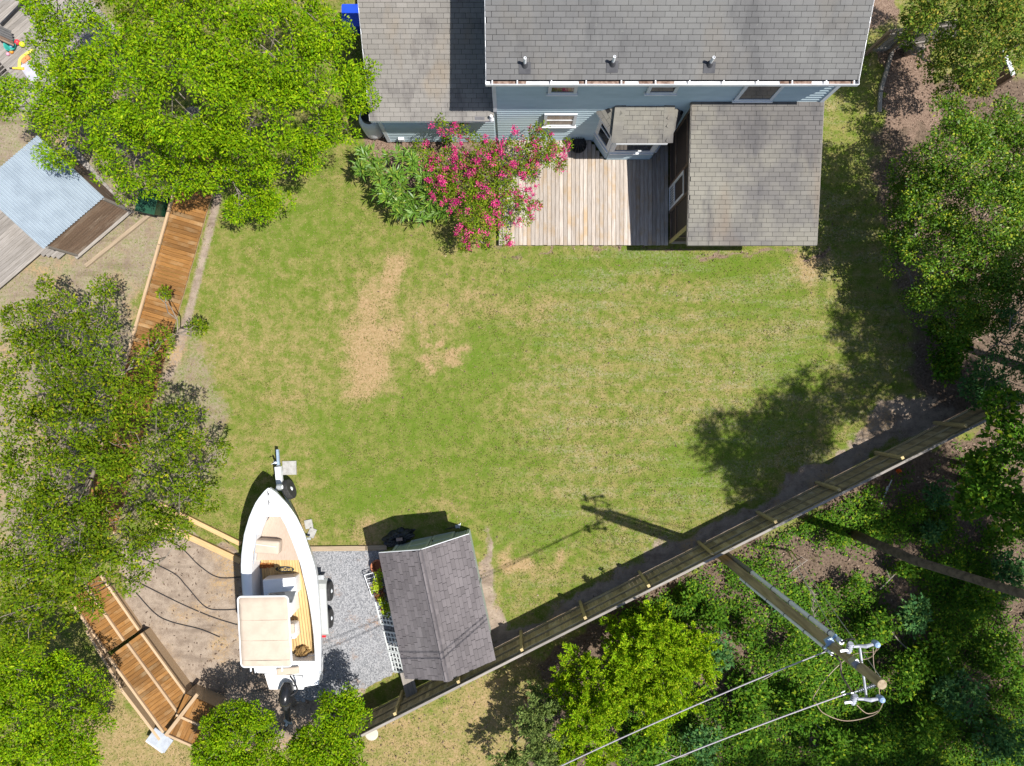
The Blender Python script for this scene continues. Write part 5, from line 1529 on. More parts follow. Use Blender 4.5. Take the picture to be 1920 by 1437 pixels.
# --- trailer
tr = thing('boat_trailer', 'galvanized two axle boat trailer under the white boat', 'trailer', P(540, 1100))
for s, pts in (('l', ((522, 912, 0.5), (478, 1000, 0.5), (494, 1120, 0.5), (505, 1262, 0.5))), ('r', ((528, 912, 0.5), (568, 1000, 0.5), (587, 1100, 0.5), (592, 1262, 0.5)))):
    for a, b in zip(pts, pts[1:]): MB().beam(P(*a), P(*b), 0.08, 0.14).build('side_rail', M_GALV, tr)
for py in (1010, 1130, 1240): MB().beam(P(488, py, 0.4), P(583, py, 0.4), 0.08, 0.08).build('cross_member', M_GALV, tr)
MB().beam(P(522, 872, 0.5), P(526, 920, 0.5), 0.1, 0.13).build('tongue', M_GALV, tr)
MB().beam(P(520.5, 843, 0.5), P(522.5, 873, 0.5), 0.085, 0.1).build('coupler', mat('blue_steel', (0.33, 0.42, 0.52), (0.26, 0.34, 0.43), 8, 0.4, metal=0.3), tr)
MB().box(P(523.5, 893, 0.66), (0.2, 0.68, 0.2), rz=0.1).build('winch_box', M_WHITE, tr)
mb = MB(); mb.tube([P(517, 868, 0.02), P(517, 868, 1.0)], 0.035, 9); mb.tube([P(517, 868, 0.95), P(512, 869, 0.98), P(509, 871, 0.98)], 0.014, 6); mb.box(P(517, 868, 0.02), (0.14, 0.14, 0.02)); mb.build('jack', M_GALV, tr)
mb = MB(); mb.beam(P(526, 908, 0.55), P(527, 914, 1.35), 0.1, 0.12); mb.lathe([(0.1, -0.08), (0.1, 0.08)], P(524, 914, 1.35), 12, M=Matrix.Rotation(math.pi / 2, 3, 'Y')); mb.build('winch_post', M_GALV, tr)
def wheel(c, Mx, R=0.345, w=0.2, nm='wheel'):
    prof = [(R * 0.62, -w / 2), (R * 0.93, -w / 2), (R, -w / 2 + 0.03), (R, w / 2 - 0.03), (R * 0.93, w / 2), (R * 0.62, w / 2)]
    ty = MB().lathe(prof, c, 28, M=Mx).build(nm, M_RUBBER, tr)
    MB().lathe([(R * 0.61, w / 2 - 0.07), (R * 0.61, w / 2 - 0.01), (R * 0.5, w / 2 - 0.03), (R * 0.3, w / 2 - 0.02), (R * 0.22, w / 2), (R * 0.12, w / 2 + 0.03), (0.01, w / 2 + 0.032)], c, 24, M=Mx).build('rim', M_TRIM, ty)
    return ty
MR = Matrix.Rotation(math.pi / 2, 3, 'Y')
for y in (-7.52, -8.5):
    wheel(Vector((-6.62, y, 0.345)), Matrix.Rotation(BA * 0.7, 3, 'Z') @ MR); wheel(Vector((-9.1, y, 0.345)), Matrix.Rotation(math.pi, 3, 'Z') @ MR)
spare = wheel(P(542, 918, 0.6), Matrix.Rotation(0.38, 3, 'Z') @ Matrix.Rotation(math.radians(85), 3, 'Y'), R=0.36, w=0.21, nm='spare_wheel')
for xc in (-6.74, -8.98):
    fd = MB(); prof = [(-6.98, 0.62), (-7.12, 0.83), (-7.3, 0.88), (-8.72, 0.88), (-8.9, 0.83), (-9.02, 0.62)]
    sl = 0.055
    rows = [[Vector((xc + o_ + (-(y + 8) * sl), y, z)) for y, z in prof] for o_ in (-0.15, 0.19)]
    fd.grid(rows); rows2 = [[p + Vector((0, 0, -0.02)) for p in r] for r in rows]; fd.grid(rows2)
    fd.grid([rows[1], [p + Vector((0, 0, -0.1)) for p in rows[1]]])
    fd.build('fender', mat('grey_fender', (0.42, 0.43, 0.41), (0.37, 0.38, 0.37), 3, 0.5), tr, fix=False)
MB().box(P(600, 1083, 0.75), (0.28, 0.16, 0.06)).build('fender_step', M_GALV, tr)
for (px, py) in ((500, 1090), (575, 1090), (507, 1225), (582, 1225)):
    MB().box(P(px, py, 0.72), (0.16, 0.7, 0.12), rz=BA).build('bunk', M_BROWNWOOD, tr)
MB().box(P(546, 1000, 0.7), (0.2, 0.2, 0.3)).build('keel_block', M_BLACK, tr)
for py in (1118, 1165): MB().tube([P(488, py, 0.36), P(600, py, 0.36)], 0.035, 8).build('axle', M_GALV, tr)
MB().box(P(606, 1192, 0.55), (0.2, 0.1, 0.12)).build('tail_lamp', mat('red_lens', (0.5, 0.02, 0.03), (0.4, 0.02, 0.02), 3, 0.3), tr)

# ------------------------------------------------------------------ utility pole and lines
PB_ = Vector((7.5, -6.2, 0))
pole = thing('utility_pole', 'tall wooden utility pole with fused cutouts behind the fence', 'utility pole', PB_)
mb = MB(); mb.tube([PB_ + Vector((0, 0, -0.3)), PB_ + Vector((0, 0, 4)), PB_ + Vector((0.03, 0.02, 8)), PB_ + Vector((0.06, 0.04, 11.5))], [0.15, 0.138, 0.117, 0.1], 18)
mb.build('shaft', M_POLEWOOD, pole)
MB().lathe([(0.096, 0), (0.096, 0.006), (0.02, 0.008)], PB_ + Vector((0.06, 0.04, 11.5)), 20).build('end_grain', mat('cut_wood', (0.33, 0.26, 0.17), (0.22, 0.165, 0.1), 14, 0.9), pole)
rad = Vector((7.5, -6.2, 0)).normalized(); per = Vector((-rad.y, rad.x, 0))     # per: up and right in the picture
def on_pole(z, o_p=0.0, o_r=0.0): return PB_ + Vector((0.005 * z, 0.0035 * z, z)) + per * o_p - rad * o_r
M_PVC = mat('grey_conduit', (0.78, 0.79, 0.82), (0.7, 0.71, 0.75), 5, 0.55)
MB().tube([on_pole(3.3, 0.2), on_pole(9.5, 0.18)], 0.062, 12).build('conduit', M_PVC, pole)
MB().tube([on_pole(3.0, -0.19), on_pole(9.5, -0.17)], 0.04, 10).build('conduit', M_PVC, pole)
MB().tube([on_pole(0.1, 0.19), on_pole(3.4, 0.2)], 0.075, 12).build('cable_guard', mat('dull_guard', (0.14, 0.15, 0.13), None, 5, 0.6), pole)
for z in (3.4, 5.2, 6.5, 7.8, 8.9):
    MB().tube([on_pole(z, 0.19 + 0.07 * math.cos(t), 0.07 * math.sin(t)) for t in np.linspace(0, 2 * math.pi, 13)], 0.011, 5, cap=False).build('clamp', M_BLACK, pole)
    MB().tube([on_pole(z + 0.2, -0.18 + 0.048 * math.cos(t), 0.048 * math.sin(t)) for t in np.linspace(0, 2 * math.pi, 13)], 0.009, 5, cap=False).build('clamp', M_BLACK, pole)
M_STEEL = mat('bright_steel', (0.38, 0.4, 0.43), (0.27, 0.28, 0.31), 8, 0.35, metal=0.5)
M_POLY = mat('grey_polymer', (0.36, 0.37, 0.42), (0.26, 0.27, 0.31), 5, 0.5)
AZ = 10.55
ca = MB(); ca.tube([P(1611, 1209, AZ), P(1624, 1306, AZ)], 0.03, 9); ca.box(on_pole(AZ, 0, 0.13), (0.16, 0.16, 0.18), rz=0.6)
ca.build('cross_arm', M_STEEL, pole)
def cutout(a, b, nm):
    """fused cutout: bracket insulator with sheds, fuse tube, and cap"""
    a, b = Vector(a), Vector(b); m = MB()
    m.tube([a, a.lerp(b, 0.25), a.lerp(b, 0.5) + Vector((0, 0, 0.05)), a.lerp(b, 0.8), b], [0.028, 0.034, 0.045, 0.034, 0.028], 9)
    t = m.build(nm, M_POLY, pole)
    m = MB(); m.lathe([(0.065, -0.1), (0.075, 0.0), (0.06, 0.07), (0.02, 0.1)], b, 12); m.build('cap', mat('blue_grey_polymer', (0.3, 0.42, 0.6), (0.24, 0.34, 0.5), 4, 0.5), t)
    m = MB(); d = (a - b).normalized(); q = a + d * 0.1
    m.tube([q + Vector((0, 0.12, 0.1)), q + Vector((0.02, -0.12, -0.06))], 0.055, 10)
    for k in range(4): m.lathe([(0.075, -0.008), (0.075, 0.008)], q + Vector((0.005 * k, 0.09 - 0.06 * k, 0.075 - 0.04 * k)), 12, M=Matrix.Rotation(math.pi / 2, 3, 'X'))
    m.build('arrester', M_POLY, t)
    MB().box(q + Vector((-0.08, -0.06, 0.0)), (0.22, 0.05, 0.05), rz=0.15).build('bracket', M_STEEL, t)
    return t
cutout(P(1600, 1213, AZ + 0.1), P(1643, 1208, AZ + 0.1), 'fuse_cutout'); cutout(P(1608, 1311, AZ + 0.1), P(1652, 1311, AZ + 0.1), 'fuse_cutout')
si = MB(); a, b = P(1645, 1283, AZ), P(1602, 1298, AZ); si.tube([a, b], 0.016, 7)
d = (b - a).normalized(); q = d.to_track_quat('Z', 'Y').to_matrix()
for k in range(9): si.lathe([(0.02, -0.012), (0.055, 0.0), (0.02, 0.012)], a + (b - a) * (0.15 + 0.085 * k), 12, M=q)
si.build('strain_insulator', M_POLY, pole)
ring = MB(); ring.tube([P(1600, 1299, AZ), P(1580, 1303, AZ), P(1577, 1299, AZ), P(1584, 1296, AZ)], 0.018, 7); ring.build('dead_end_clamp', M_STEEL, pole)
bk = MB(); bk.box(on_pole(9.35, 0.02, 0.16), (0.18, 0.14, 0.1), rz=0.5); bk.tube([on_pole(9.3, -0.2, 0.1), on_pole(9.3, 0.25, 0.1)], 0.03, 8); bk.build('pole_bracket', mat('blue_steel_bracket', (0.25, 0.4, 0.6), (0.3, 0.38, 0.46), 8, 0.4), pole)
MB().tube(bez([on_pole(9.5, 0.18), on_pole(9.75, 0.3, 0.1), on_pole(9.8, 0.42, 0.0), P(1592, 1200, 10.2), P(1588, 1212, 10.5)]), 0.022, 7).build('riser_cable', M_BLACK, pole)
MB().tube(bez([on_pole(9.4, -0.17), P(1575, 1240, 9.8), P(1578, 1265, 10.0), P(1596, 1296, 10.4), P(1602, 1310, 10.6)]), 0.02, 7).build('riser_cable', mat('brown_jacket', (0.2, 0.15, 0.13)), pole)
M_COPPER = mat('weathered_jumper', (0.33, 0.25, 0.18), (0.28, 0.2, 0.14), 8, 0.5)
for pts in (((1650, 1210, 10.5), (1640, 1222, 10.2), (1600, 1228, 10.0), (1560, 1260, 10.0), (1526, 1306, 10.2), (1530, 1316, 10.4)), ((1530, 1318, 10.4), (1545, 1338, 10.1), (1588, 1352, 10.0), (1640, 1340, 10.1), (1656, 1318, 10.5)), ((1606, 1322, 10.5), (1626, 1338, 10.2), (1648, 1332, 10.2), (1656, 1316, 10.5)), ((1645, 1212, 10.5), (1636, 1230, 10.3), (1618, 1236, 10.2), (1610, 1220, 10.5)), ((1637, 1214, 10.5), (1638, 1245, 10.6), (1642, 1262, 10.7)), ((1648, 1285, 10.6), (1649, 1300, 10.6), (1652, 1312, 10.6))):
    MB().tube(bez([P(*q) for q in pts]), 0.009, 6).build('jumper_wire', M_COPPER, pole)
# overhead lines and guys
M_CABLE = mat('aluminium_cable', (0.34, 0.31, 0.34), (0.26, 0.24, 0.27), 30, 0.5, metal=0.2)
def line_run(a, b, r, name, label, cat, sag=0.35, ext=1.9, matl=M_CABLE, grp=None, n=26):
    a, b = Vector(a), Vector(b); e = a + (b - a) * ext
    pts = [a.lerp(e, t) - Vector((0, 0, sag * 4 * t * (1 - t))) for t in np.linspace(0, 1, n)]
    o = MB().tube(pts, r, 7).build(name, matl, loc=a); tag(o, label, cat, grp); return o
line_run(P(1553, 1220, 9.35), P(1085, 1437, 9.35), 0.016, 'overhead_wire', 'upper of two thick overhead wires crossing the yellow-green cedars', 'wire', grp='overhead wires')
line_run(P(1590, 1300, AZ), P(1270, 1437, AZ), 0.015, 'overhead_wire', 'lower of two thick overhead wires at the bottom edge', 'wire', grp='overhead wires', ext=3.0)
anchor = P(1477, 1033)
def guy(top, label, k):
    t = thing('guy_wire', label, 'guy wire', anchor + Vector((0.12 * k, 0, 0)), group='guy wires of the utility pole')
    a0_ = anchor + Vector((0.12 * k, 0.02 * k, 0.0)); tp = Vector(top)
    MB().tube([a0_, tp], 0.008, 6).build('strand', M_GALV, t)
    MB().tube([a0_, a0_.lerp(tp, 0.14)], 0.022, 8).build('guard', mat('faded_yellow_guard', (0.36, 0.33, 0.12), (0.3, 0.27, 0.1), 6, 0.6), t)
guy(on_pole(11.3, 0.1), 'longer guy wire running to the very top of the pole', 1)
guy(on_pole(9.5, 0.14), 'shorter guy wire ending at the bracket below the pole top', 0)
vn = MB(); path = bez([P(1498, 1072, 0.9), P(1512, 1098, 1.8), P(1526, 1116, 2.8), P(1524, 1140, 4.0), P(1530, 1170, 5.4), P(1552, 1182, 6.6)], 8)
vn.tube(path, 0.014, 5)
for p in path[::2]:
    for _ in range(3):
        d = Vector((random.uniform(-1, 1), random.uniform(-1, 1), random.uniform(-.5, 1))) * random.uniform(0.1, 0.26); vn.tube([p, p + d * 0.6, p + d + Vector((0, 0, 0.03))], [0.008, 0.006, 0.003], 4)
o = vn.build('dead_vine', mat('dead_twig', (0.36, 0.3, 0.25), (0.26, 0.21, 0.17), 9, 0.9), loc=P(1498, 1072)); tag(o, 'bare grey dead vine climbing a guy wire', 'vine')

# ------------------------------------------------------------------ trees and plants
def foliage(lobes, rng, dens=1.0, nleaf=110, crad=0.38, L=0.1, W=0.05, upb=0.6, kind='broad', flat=0.75, shell=0.72, fill=0.5, lowcut=-0.3):
    """lobes: (px, py, z, radius px). each lobe carries rounded tufts of leaves; returns leaf arrays and tuft centres"""
    pos, dr, nr, Ls, Ws, cl = [], [], [], [], [], []
    for (px, py, z, rp) in lobes:
        c = np.array(P(px, py, z)); r = rp * (CAM_H - z) / FPX
        n = max(3, int(2.0 * r * r / (crad * crad) * dens))
        n2 = int(n * fill)
        v = unit(n + n2, rng)
        v[:, 2] = np.where(v[:, 2] < lowcut, -v[:, 2], v[:, 2])
        rr = np.concatenate([(shell + (1.0 - shell) * rng.random((n, 1))) * (0.82 + 0.2 * rng.random((n, 1))), 0.25 + 0.45 * rng.random((n2, 1))]) * max(r - 0.35 * crad, 0.4 * r)
        cc = c + v * rr * np.array([1, 1, flat])
        cc[:, 2] = np.maximum(cc[:, 2], 0.12)
        cl.append(cc)
        for k in range(n + n2):
            s_ = rng.uniform(0.6, 1.15)
            cr = min(crad * s_, 0.75 * r + 0.05)
            m = max(5, int(nleaf * (cr / crad) ** 2))
            ax = v[k] * np.array([1, 1, 0.6]) + np.array([0, 0, 0.5]) * upb + rng.normal(size=3) * 0.3
            ax /= np.linalg.norm(ax)
            if kind == 'broad':
                u = unit(m, rng) + ax * 0.55; u /= np.linalg.norm(u, axis=1, keepdims=True)
                p = cc[k] + u * cr * (0.55 + 0.5 * rng.random((m, 1))) * np.array([1, 1, 0.72])
                d = u * 0.7 + rng.normal(size=(m, 3)) * 0.5
                nn = u * 0.8 + np.array([0, 0, upb]) + rng.normal(size=(m, 3)) * 0.38
            elif kind == 'rosette':
                a = rng.uniform(0, 2 * math.pi, m); el = rng.uniform(-0.25, 0.8, m)
                d = np.stack([np.cos(a) * np.cos(el), np.sin(a) * np.cos(el), np.sin(el)], -1) + ax * 0.25
                p = cc[k] + rng.normal(size=(m, 3)) * 0.03 + d * 0.02
                nn = np.array([0, 0, 1.0]) + rng.normal(size=(m, 3)) * 0.3
            else:       # feathery sprays: short twigs off a plume
                nt_ = max(3, m // 9); t = rng.random((nt_, 1)); ln = cr * 2.3
                side = np.cross(ax, rng.normal(size=(nt_, 3))); side /= np.linalg.norm(side, axis=1, keepdims=True) + 1e-9
                tw = ax * 0.75 + side * (0.95 - 0.6 * t)
                root = cc[k] + ax * (t - 0.4) * ln
                q = rng.random((nt_, 9, 1))
                p = (root[:, None] + tw[:, None] * q * cr * (0.75 - 0.35 * t[:, None])).reshape(-1, 3); m = len(p)
                d = np.repeat(tw, 9, 0) + rng.normal(size=(m, 3)) * 0.35
                nn = rng.normal(size=(m, 3)) + np.array([0, 0, 0.9]) + ax * 0.4
            pos.append(p); dr.append(d); nr.append(nn)
            s = rng.uniform(0.7, 1.3, m); Ls.append(L * s); Ws.append(W * s)
    return np.concatenate(pos), np.concatenate(dr), np.concatenate(nr), np.concatenate(Ls), np.concatenate(Ws), cl

def limbs(base, lobes, cl, rng, r0=0.2, matl=M_BARK, parent=None, nsub=6, fork=None, tw=0.012, over=0.0):
    mb = MB(); base = Vector(base)
    zs = min(l[2] for l in lobes)
    fork_z = fork if fork is not None else max(0.5, zs * 0.45)
    cen = sum((P(*l[:3]) for l in lobes), Vector()) / len(lobes)
    f = base.lerp(Vector((cen.x, cen.y, fork_z)), 0.25); f.z = fork_z
    mb.tube([base + Vector((0, 0, -0.1)), base.lerp(f, 0.5) + Vector((0.03, 0.02, 0)), f], [r0 * 1.25, r0, r0 * 0.85], 10)
    order = sorted(range(len(lobes)), key=lambda i: (P(*lobes[i][:3]) - f).length)
    done = [(f, r0 * 0.6)]
    for i in order:
        c = P(*lobes[i][:3]); r = lobes[i][3] * (CAM_H - lobes[i][2]) / FPX
        src, sr = min(done, key=lambda p: (p[0] - c).length + 0.35 * (p[0] - f).length)
        end = c - Vector((0, 0, r * 0.15))
        path = []
        wob = [Vector((rng.uniform(-.18, .18), rng.uniform(-.18, .18), rng.uniform(-.12, .08))) * min(1.0, (end - src).length * 0.5) for _ in range(3)]
        for t in (0, .25, .5, .75, 1): path.append(src.lerp(end, t) + (wob[int(t * 4) - 1] if 0 < t < 1 else Vector()))
        rr = max(tw * 1.6, min(sr, r0 * 0.18 + r * 0.03)); e_r = max(tw * 1.3, rr * 0.5)
        mb.tube(path, [rr + (e_r - rr) * k / 4 for k in range(5)], 7)
        done.append((end, e_r)); done.append((path[2], (rr + e_r) / 2))
        pts = cl[i]
        for k in rng.permutation(len(pts))[:max(2, int(nsub * (0.4 + r)))]:
            t = Vector(pts[k]) + Vector((0, 0, over * rng.random())); s = path[int(rng.integers(1, 5))]
            ln = (t - s).length
            m1 = s.lerp(t, 0.4) + Vector((rng.uniform(-.2, .2), rng.uniform(-.2, .2), rng.uniform(0, .15))) * ln
            m2 = s.lerp(t, 0.75) + Vector((rng.uniform(-.12, .12), rng.uniform(-.12, .12), 0.05)) * ln
            mb.tube([s, m1, m2, t], [tw * 1.5, tw * 1.2, tw * 0.8, tw * 0.35], 5)
    return mb.build('trunk', matl, parent, smooth=True)

def tree(name, label, cat, base, lobes, matl, seed, group=None, bark=M_BARK, r0=0.18, nsub=6, fork=None, tw=0.012, crown='crown', over=0.0, **kw):
    rng = np.random.default_rng(seed); 
    base = Vector(base); base.z = 0
    t = thing(name, label, cat, base, group=group)
    p, d, n, L, W, cl = foliage(lobes, rng, **kw)
    limbs(base, lobes, cl, rng, r0, bark, t, nsub, fork, tw, over)
    scatter_quads(crown, p, d, n, L, W, matl, t)
    return t, cl

L_BRIGHT = leafmat('bright_leaves', (0.07, 0.18, 0.003), (0.215, 0.325, 0.005), (0.3, 0.38, 0.01), trans=0.24, p3=0.9)
L_OLIVE = leafmat('olive_leaves', (0.065, 0.13, 0.004), (0.145, 0.205, 0.007), (0.28, 0.28, 0.015), trans=0.28, p3=0.92, rough=0.5)
L_DARK = leafmat('dark_leaves', (0.052, 0.135, 0.008), (0.125, 0.22, 0.012), (0.3, 0.34, 0.025), trans=0.25, p3=0.87, rough=0.45, spec=0.25)
L_TOPR = leafmat('mixed_leaves', (0.07, 0.13, 0.016), (0.14, 0.2, 0.025), (0.32, 0.28, 0.045), trans=0.28, p3=0.84)
L_CEDAR = leafmat('yellow_cedar', (0.15, 0.31, 0.006), (0.28, 0.43, 0.012), (0.42, 0.49, 0.02), trans=0.28, p3=0.8)
L_CEDAR2 = leafmat('grey_green_cedar', (0.14, 0.21, 0.055), (0.21, 0.28, 0.075), (0.28, 0.32, 0.09), trans=0.25, p3=0.85)
L_UNDER = leafmat('understory_leaves', (0.042, 0.125, 0.01), (0.105, 0.205, 0.016), (0.25, 0.33, 0.02), trans=0.3, p3=0.9)
L_UNDER2 = leafmat('bluish_leaves', (0.045, 0.135, 0.04), (0.09, 0.19, 0.055), (0.16, 0.26, 0.055), trans=0.3, p3=0.9)
L_OLEA = leafmat('oleander_leaves', (0.07, 0.175, 0.016), (0.15, 0.26, 0.03), (0.25, 0.32, 0.04), trans=0.25, p3=0.88, rough=0.4, spec=0.3)
L_MYRT = leafmat('crape_myrtle_leaves', (0.1, 0.18, 0.01), (0.19, 0.265, 0.014), (0.3, 0.2, 0.04), trans=0.3, p3=0.88)
L_PINK = leafmat('pink_blossom', (0.66, 0.035, 0.2), (0.52, 0.018, 0.21), (0.78, 0.13, 0.3), trans=0.3, p3=0.7)

tree('broadleaf_tree', 'huge bright yellow-green tree filling the top left', 'tree', P(360, 215),
     [(48, 192, 4.2, 46), (98, 95, 4.5, 52), (120, 235, 4.5, 72), (106, 290, 3.4, 34), (200, 120, 6, 105), (235, 270, 5, 92), (258, 345, 3.6, 40), (340, 180, 7, 125), (370, 40, 6.5, 125), (350, 295, 4.8, 78), (318, 350, 3.4, 40), (470, 220, 6, 105), (500, 90, 6.5, 115), (445, 295, 4.4, 62), (585, 150, 5.4, 88), (596, 235, 4.6, 50), (652, 165, 4.6, 45), (615, 70, 5, 62), (478, 368, 2.8, 46), (518, 388, 2.6, 28), (140, 10, 5.5, 105), (540, -50, 6, 100), (300, -80, 6.5, 150), (395, 330, 3.6, 30), (150, 175, 5, 70), (18, 205, 3.6, 26), (690, 130, 4.6, 26), (685, 185, 4.4, 22), (560, 280, 4.2, 40), (432, 335, 3.4, 40), (500, 330, 3.4, 44), (545, 320, 3.2, 30), (455, 385, 2.7, 34), (600, 290, 4.0, 30), (640, 235, 4.4, 34)],
     L_BRIGHT, 1, r0=0.26, dens=1.05, nleaf=190, crad=0.4, L=0.09, W=0.042, nsub=5, fill=0.32)
tree('sparse_tree', 'large open olive-green tree with pale branches at the left', 'tree', P(215, 870),
     [(90, 715, 4.4, 105), (215, 715, 4.4, 95), (120, 870, 5.2, 135), (270, 850, 4.6, 100), (348, 800, 3.8, 50), (340, 900, 3.8, 60), (100, 1020, 4.8, 125), (230, 1000, 4.4, 95), (308, 975, 3.6, 52), (55, 1130, 4.2, 105), (165, 1105, 3.8, 62), (195, 590, 3.2, 45), (300, 640, 3.0, 28), (90, 535, 2.8, 20), (130, 560, 2.8, 22), (200, 535, 2.8, 22), (60, 620, 3.4, 62), (412, 850, 2.8, 22), (395, 930, 2.8, 30), (370, 620, 2.6, 16), (260, 1080, 2.8, 30), (310, 550, 2.4, 12), (345, 1000, 2.8, 30), (150, 640, 3.6, 55)],
     L_OLIVE, 2, r0=0.2, dens=0.85, nleaf=85, crad=0.32, L=0.105, W=0.048, nsub=8, tw=0.013, over=0.45, fill=0.42, bark=mat('pale_bark', (0.25, 0.21, 0.165), (0.15, 0.125, 0.1), 6, 0.9, bump=0.3))
tree('broadleaf_tree', 'bright green tree filling the bottom left corner', 'tree', P(130, 1290),
     [(60, 1340, 3.4, 105), (150, 1385, 3, 65), (25, 1250, 3.2, 75), (180, 1290, 2.4, 32), (115, 1262, 2.6, 48), (185, 1335, 2.2, 24), (60, 1440, 3.2, 95)],
     L_BRIGHT, 3, r0=0.14, nleaf=150, crad=0.33, L=0.09, W=0.043)
tree('broadleaf_tree', 'small bright green tree at the bottom, left of the outboard motor', 'tree', P(445, 1345),
     [(430, 1385, 2.5, 62), (395, 1405, 2.4, 38), (476, 1345, 2.5, 36), (440, 1335, 2.3, 28), (500, 1430, 2.3, 60), (420, 1440, 2.4, 60), (505, 1370, 2.3, 26)],
     L_BRIGHT, 4, r0=0.09, nleaf=130, crad=0.28, L=0.09, W=0.044, group='small bright trees at the bottom')
tree('broadleaf_tree', 'small bright green tree at the bottom, below the gravel', 'tree', P(605, 1335),
     [(640, 1345, 2.5, 48), (610, 1390, 2.5, 62), (660, 1318, 2.3, 32), (575, 1420, 2.4, 55), (620, 1310, 2.2, 20), (680, 1350, 2.2, 20), (640, 1430, 2.4, 50)],
     L_BRIGHT, 5, r0=0.09, nleaf=130, crad=0.28, L=0.09, W=0.044, group='small bright trees at the bottom')
tree('evergreen_tree', 'big dense dark green tree at the right edge beside the porch', 'tree', P(1690, 440),
     [(1790, 300, 4.2, 90), (1745, 370, 3.6, 80), (1850, 410, 4.4, 100), (1765, 465, 3.4, 82), (1860, 255, 3.6, 72), (1905, 340, 4.2, 85), (1700, 335, 2.6, 46), (1688, 430, 2.4, 44), (1680, 380, 2.2, 34), (1830, 530, 3, 72), (1745, 545, 2.6, 45), (1905, 500, 3, 75), (1775, 222, 2.8, 38), (1695, 485, 2.0, 38), (1800, 590, 2.2, 48), (1725, 570, 1.8, 34), (1860, 590, 2.4, 44)],
     L_DARK, 6, r0=0.2, dens=1.2, nleaf=150, crad=0.36, L=0.088, W=0.046)
tree('broadleaf_tree', 'yellow tinged green tree in the top right corner', 'tree', P(1700, 95),
     [(1760, 35, 4, 68), (1840, 60, 4.4, 80), (1900, 55, 4.2, 62), (1718, 25, 3.6, 32), (1758, 105, 3, 40), (1820, 125, 3.2, 46), (1870, -20, 4.4, 80), (1795, 150, 2.6, 30), (1745, 135, 2.4, 24), (1885, 105, 3.4, 34), (1770, 185, 2.2, 26), (1700, 80, 2.6, 16), (1830, 158, 2.4, 28)],
     L_TOPR, 7, r0=0.16, nleaf=110, crad=0.33, L=0.095, W=0.05)
tree('fern_leaved_tree', 'bluish feathery-leaved sapling at the right edge, below the dark tree', 'sapling', P(1790, 650),
     [(1880, 640, 3.0, 46), (1905, 590, 3.2, 46), (1888, 715, 2.8, 48), (1848, 662, 2.4, 32), (1915, 670, 3.2, 44), (1850, 720, 2.4, 30)],
     L_UNDER2, 8, r0=0.06, dens=1.2, nleaf=110, crad=0.36, L=0.1, W=0.03, kind='feather')
tree('broadleaf_tree', 'broad leaved young tree at the right edge by the fence end', 'tree', P(1800, 870),
     [(1850, 910, 2.8, 66), (1895, 830, 3.2, 55), (1815, 935, 2.2, 34), (1900, 960, 3, 55), (1880, 770, 2.8, 44), (1835, 865, 2.2, 26)],
     L_UNDER, 9, r0=0.08, nleaf=42, crad=0.34, L=0.17, W=0.11)
# yellow-green cedars
def cedar(label, base, lobes, matl, seed, **kw):
    return tree('cedar_tree', label, 'cedar', base, lobes, matl, seed, group='cedars outside the fence', kind='feather', crad=0.34, L=0.085, W=0.032, nleaf=330, r0=0.06, fork=1.0, tw=0.008, nsub=3, flat=0.95, upb=0.9, **kw)
cedar('large yellow-green cedar just outside the fence', P(1195, 1165), [(1230, 1195, 2.6, 58), (1265, 1235, 2.2, 52), (1180, 1235, 2.2, 48), (1300, 1205, 1.6, 34), (1240, 1270, 1.8, 50), (1195, 1175, 2.0, 34), (1225, 1160, 1.8, 26), (1290, 1310, 1.2, 26), (1155, 1205, 1.2, 22), (1250, 1335, 1.1, 26), (1190, 1300, 1.4, 34), (1320, 1240, 1.5, 30), (1165, 1250, 2.0, 36), (1215, 1340, 1.4, 34), (1150, 1160, 1.4, 22)], L_CEDAR, 21, dens=1.7)
cedar('brightest yellow cedar under the upper overhead wire', P(1080, 1290), [(1100, 1345, 3.0, 52), (1110, 1390, 2.4, 46), (1105, 1290, 2.2, 42), (1065, 1310, 1.8, 34), (1130, 1335, 2, 36), (1090, 1240, 1.8, 34), (1120, 1430, 1.8, 36), (1070, 1270, 1.8, 34), (1150, 1300, 1.8, 34), (1075, 1390, 2.0, 34)], L_CEDAR, 22, dens=1.7)
cedar('grey-green cedar left of the yellow ones at the bottom', P(985, 1310), [(1008, 1335, 2.6, 34), (1002, 1375, 2.2, 38), (1015, 1410, 2.2, 44), (955, 1425, 1.6, 36), (1000, 1300, 1.6, 22), (1050, 1420, 1.6, 32)], L_CEDAR2, 23, dens=1.7)
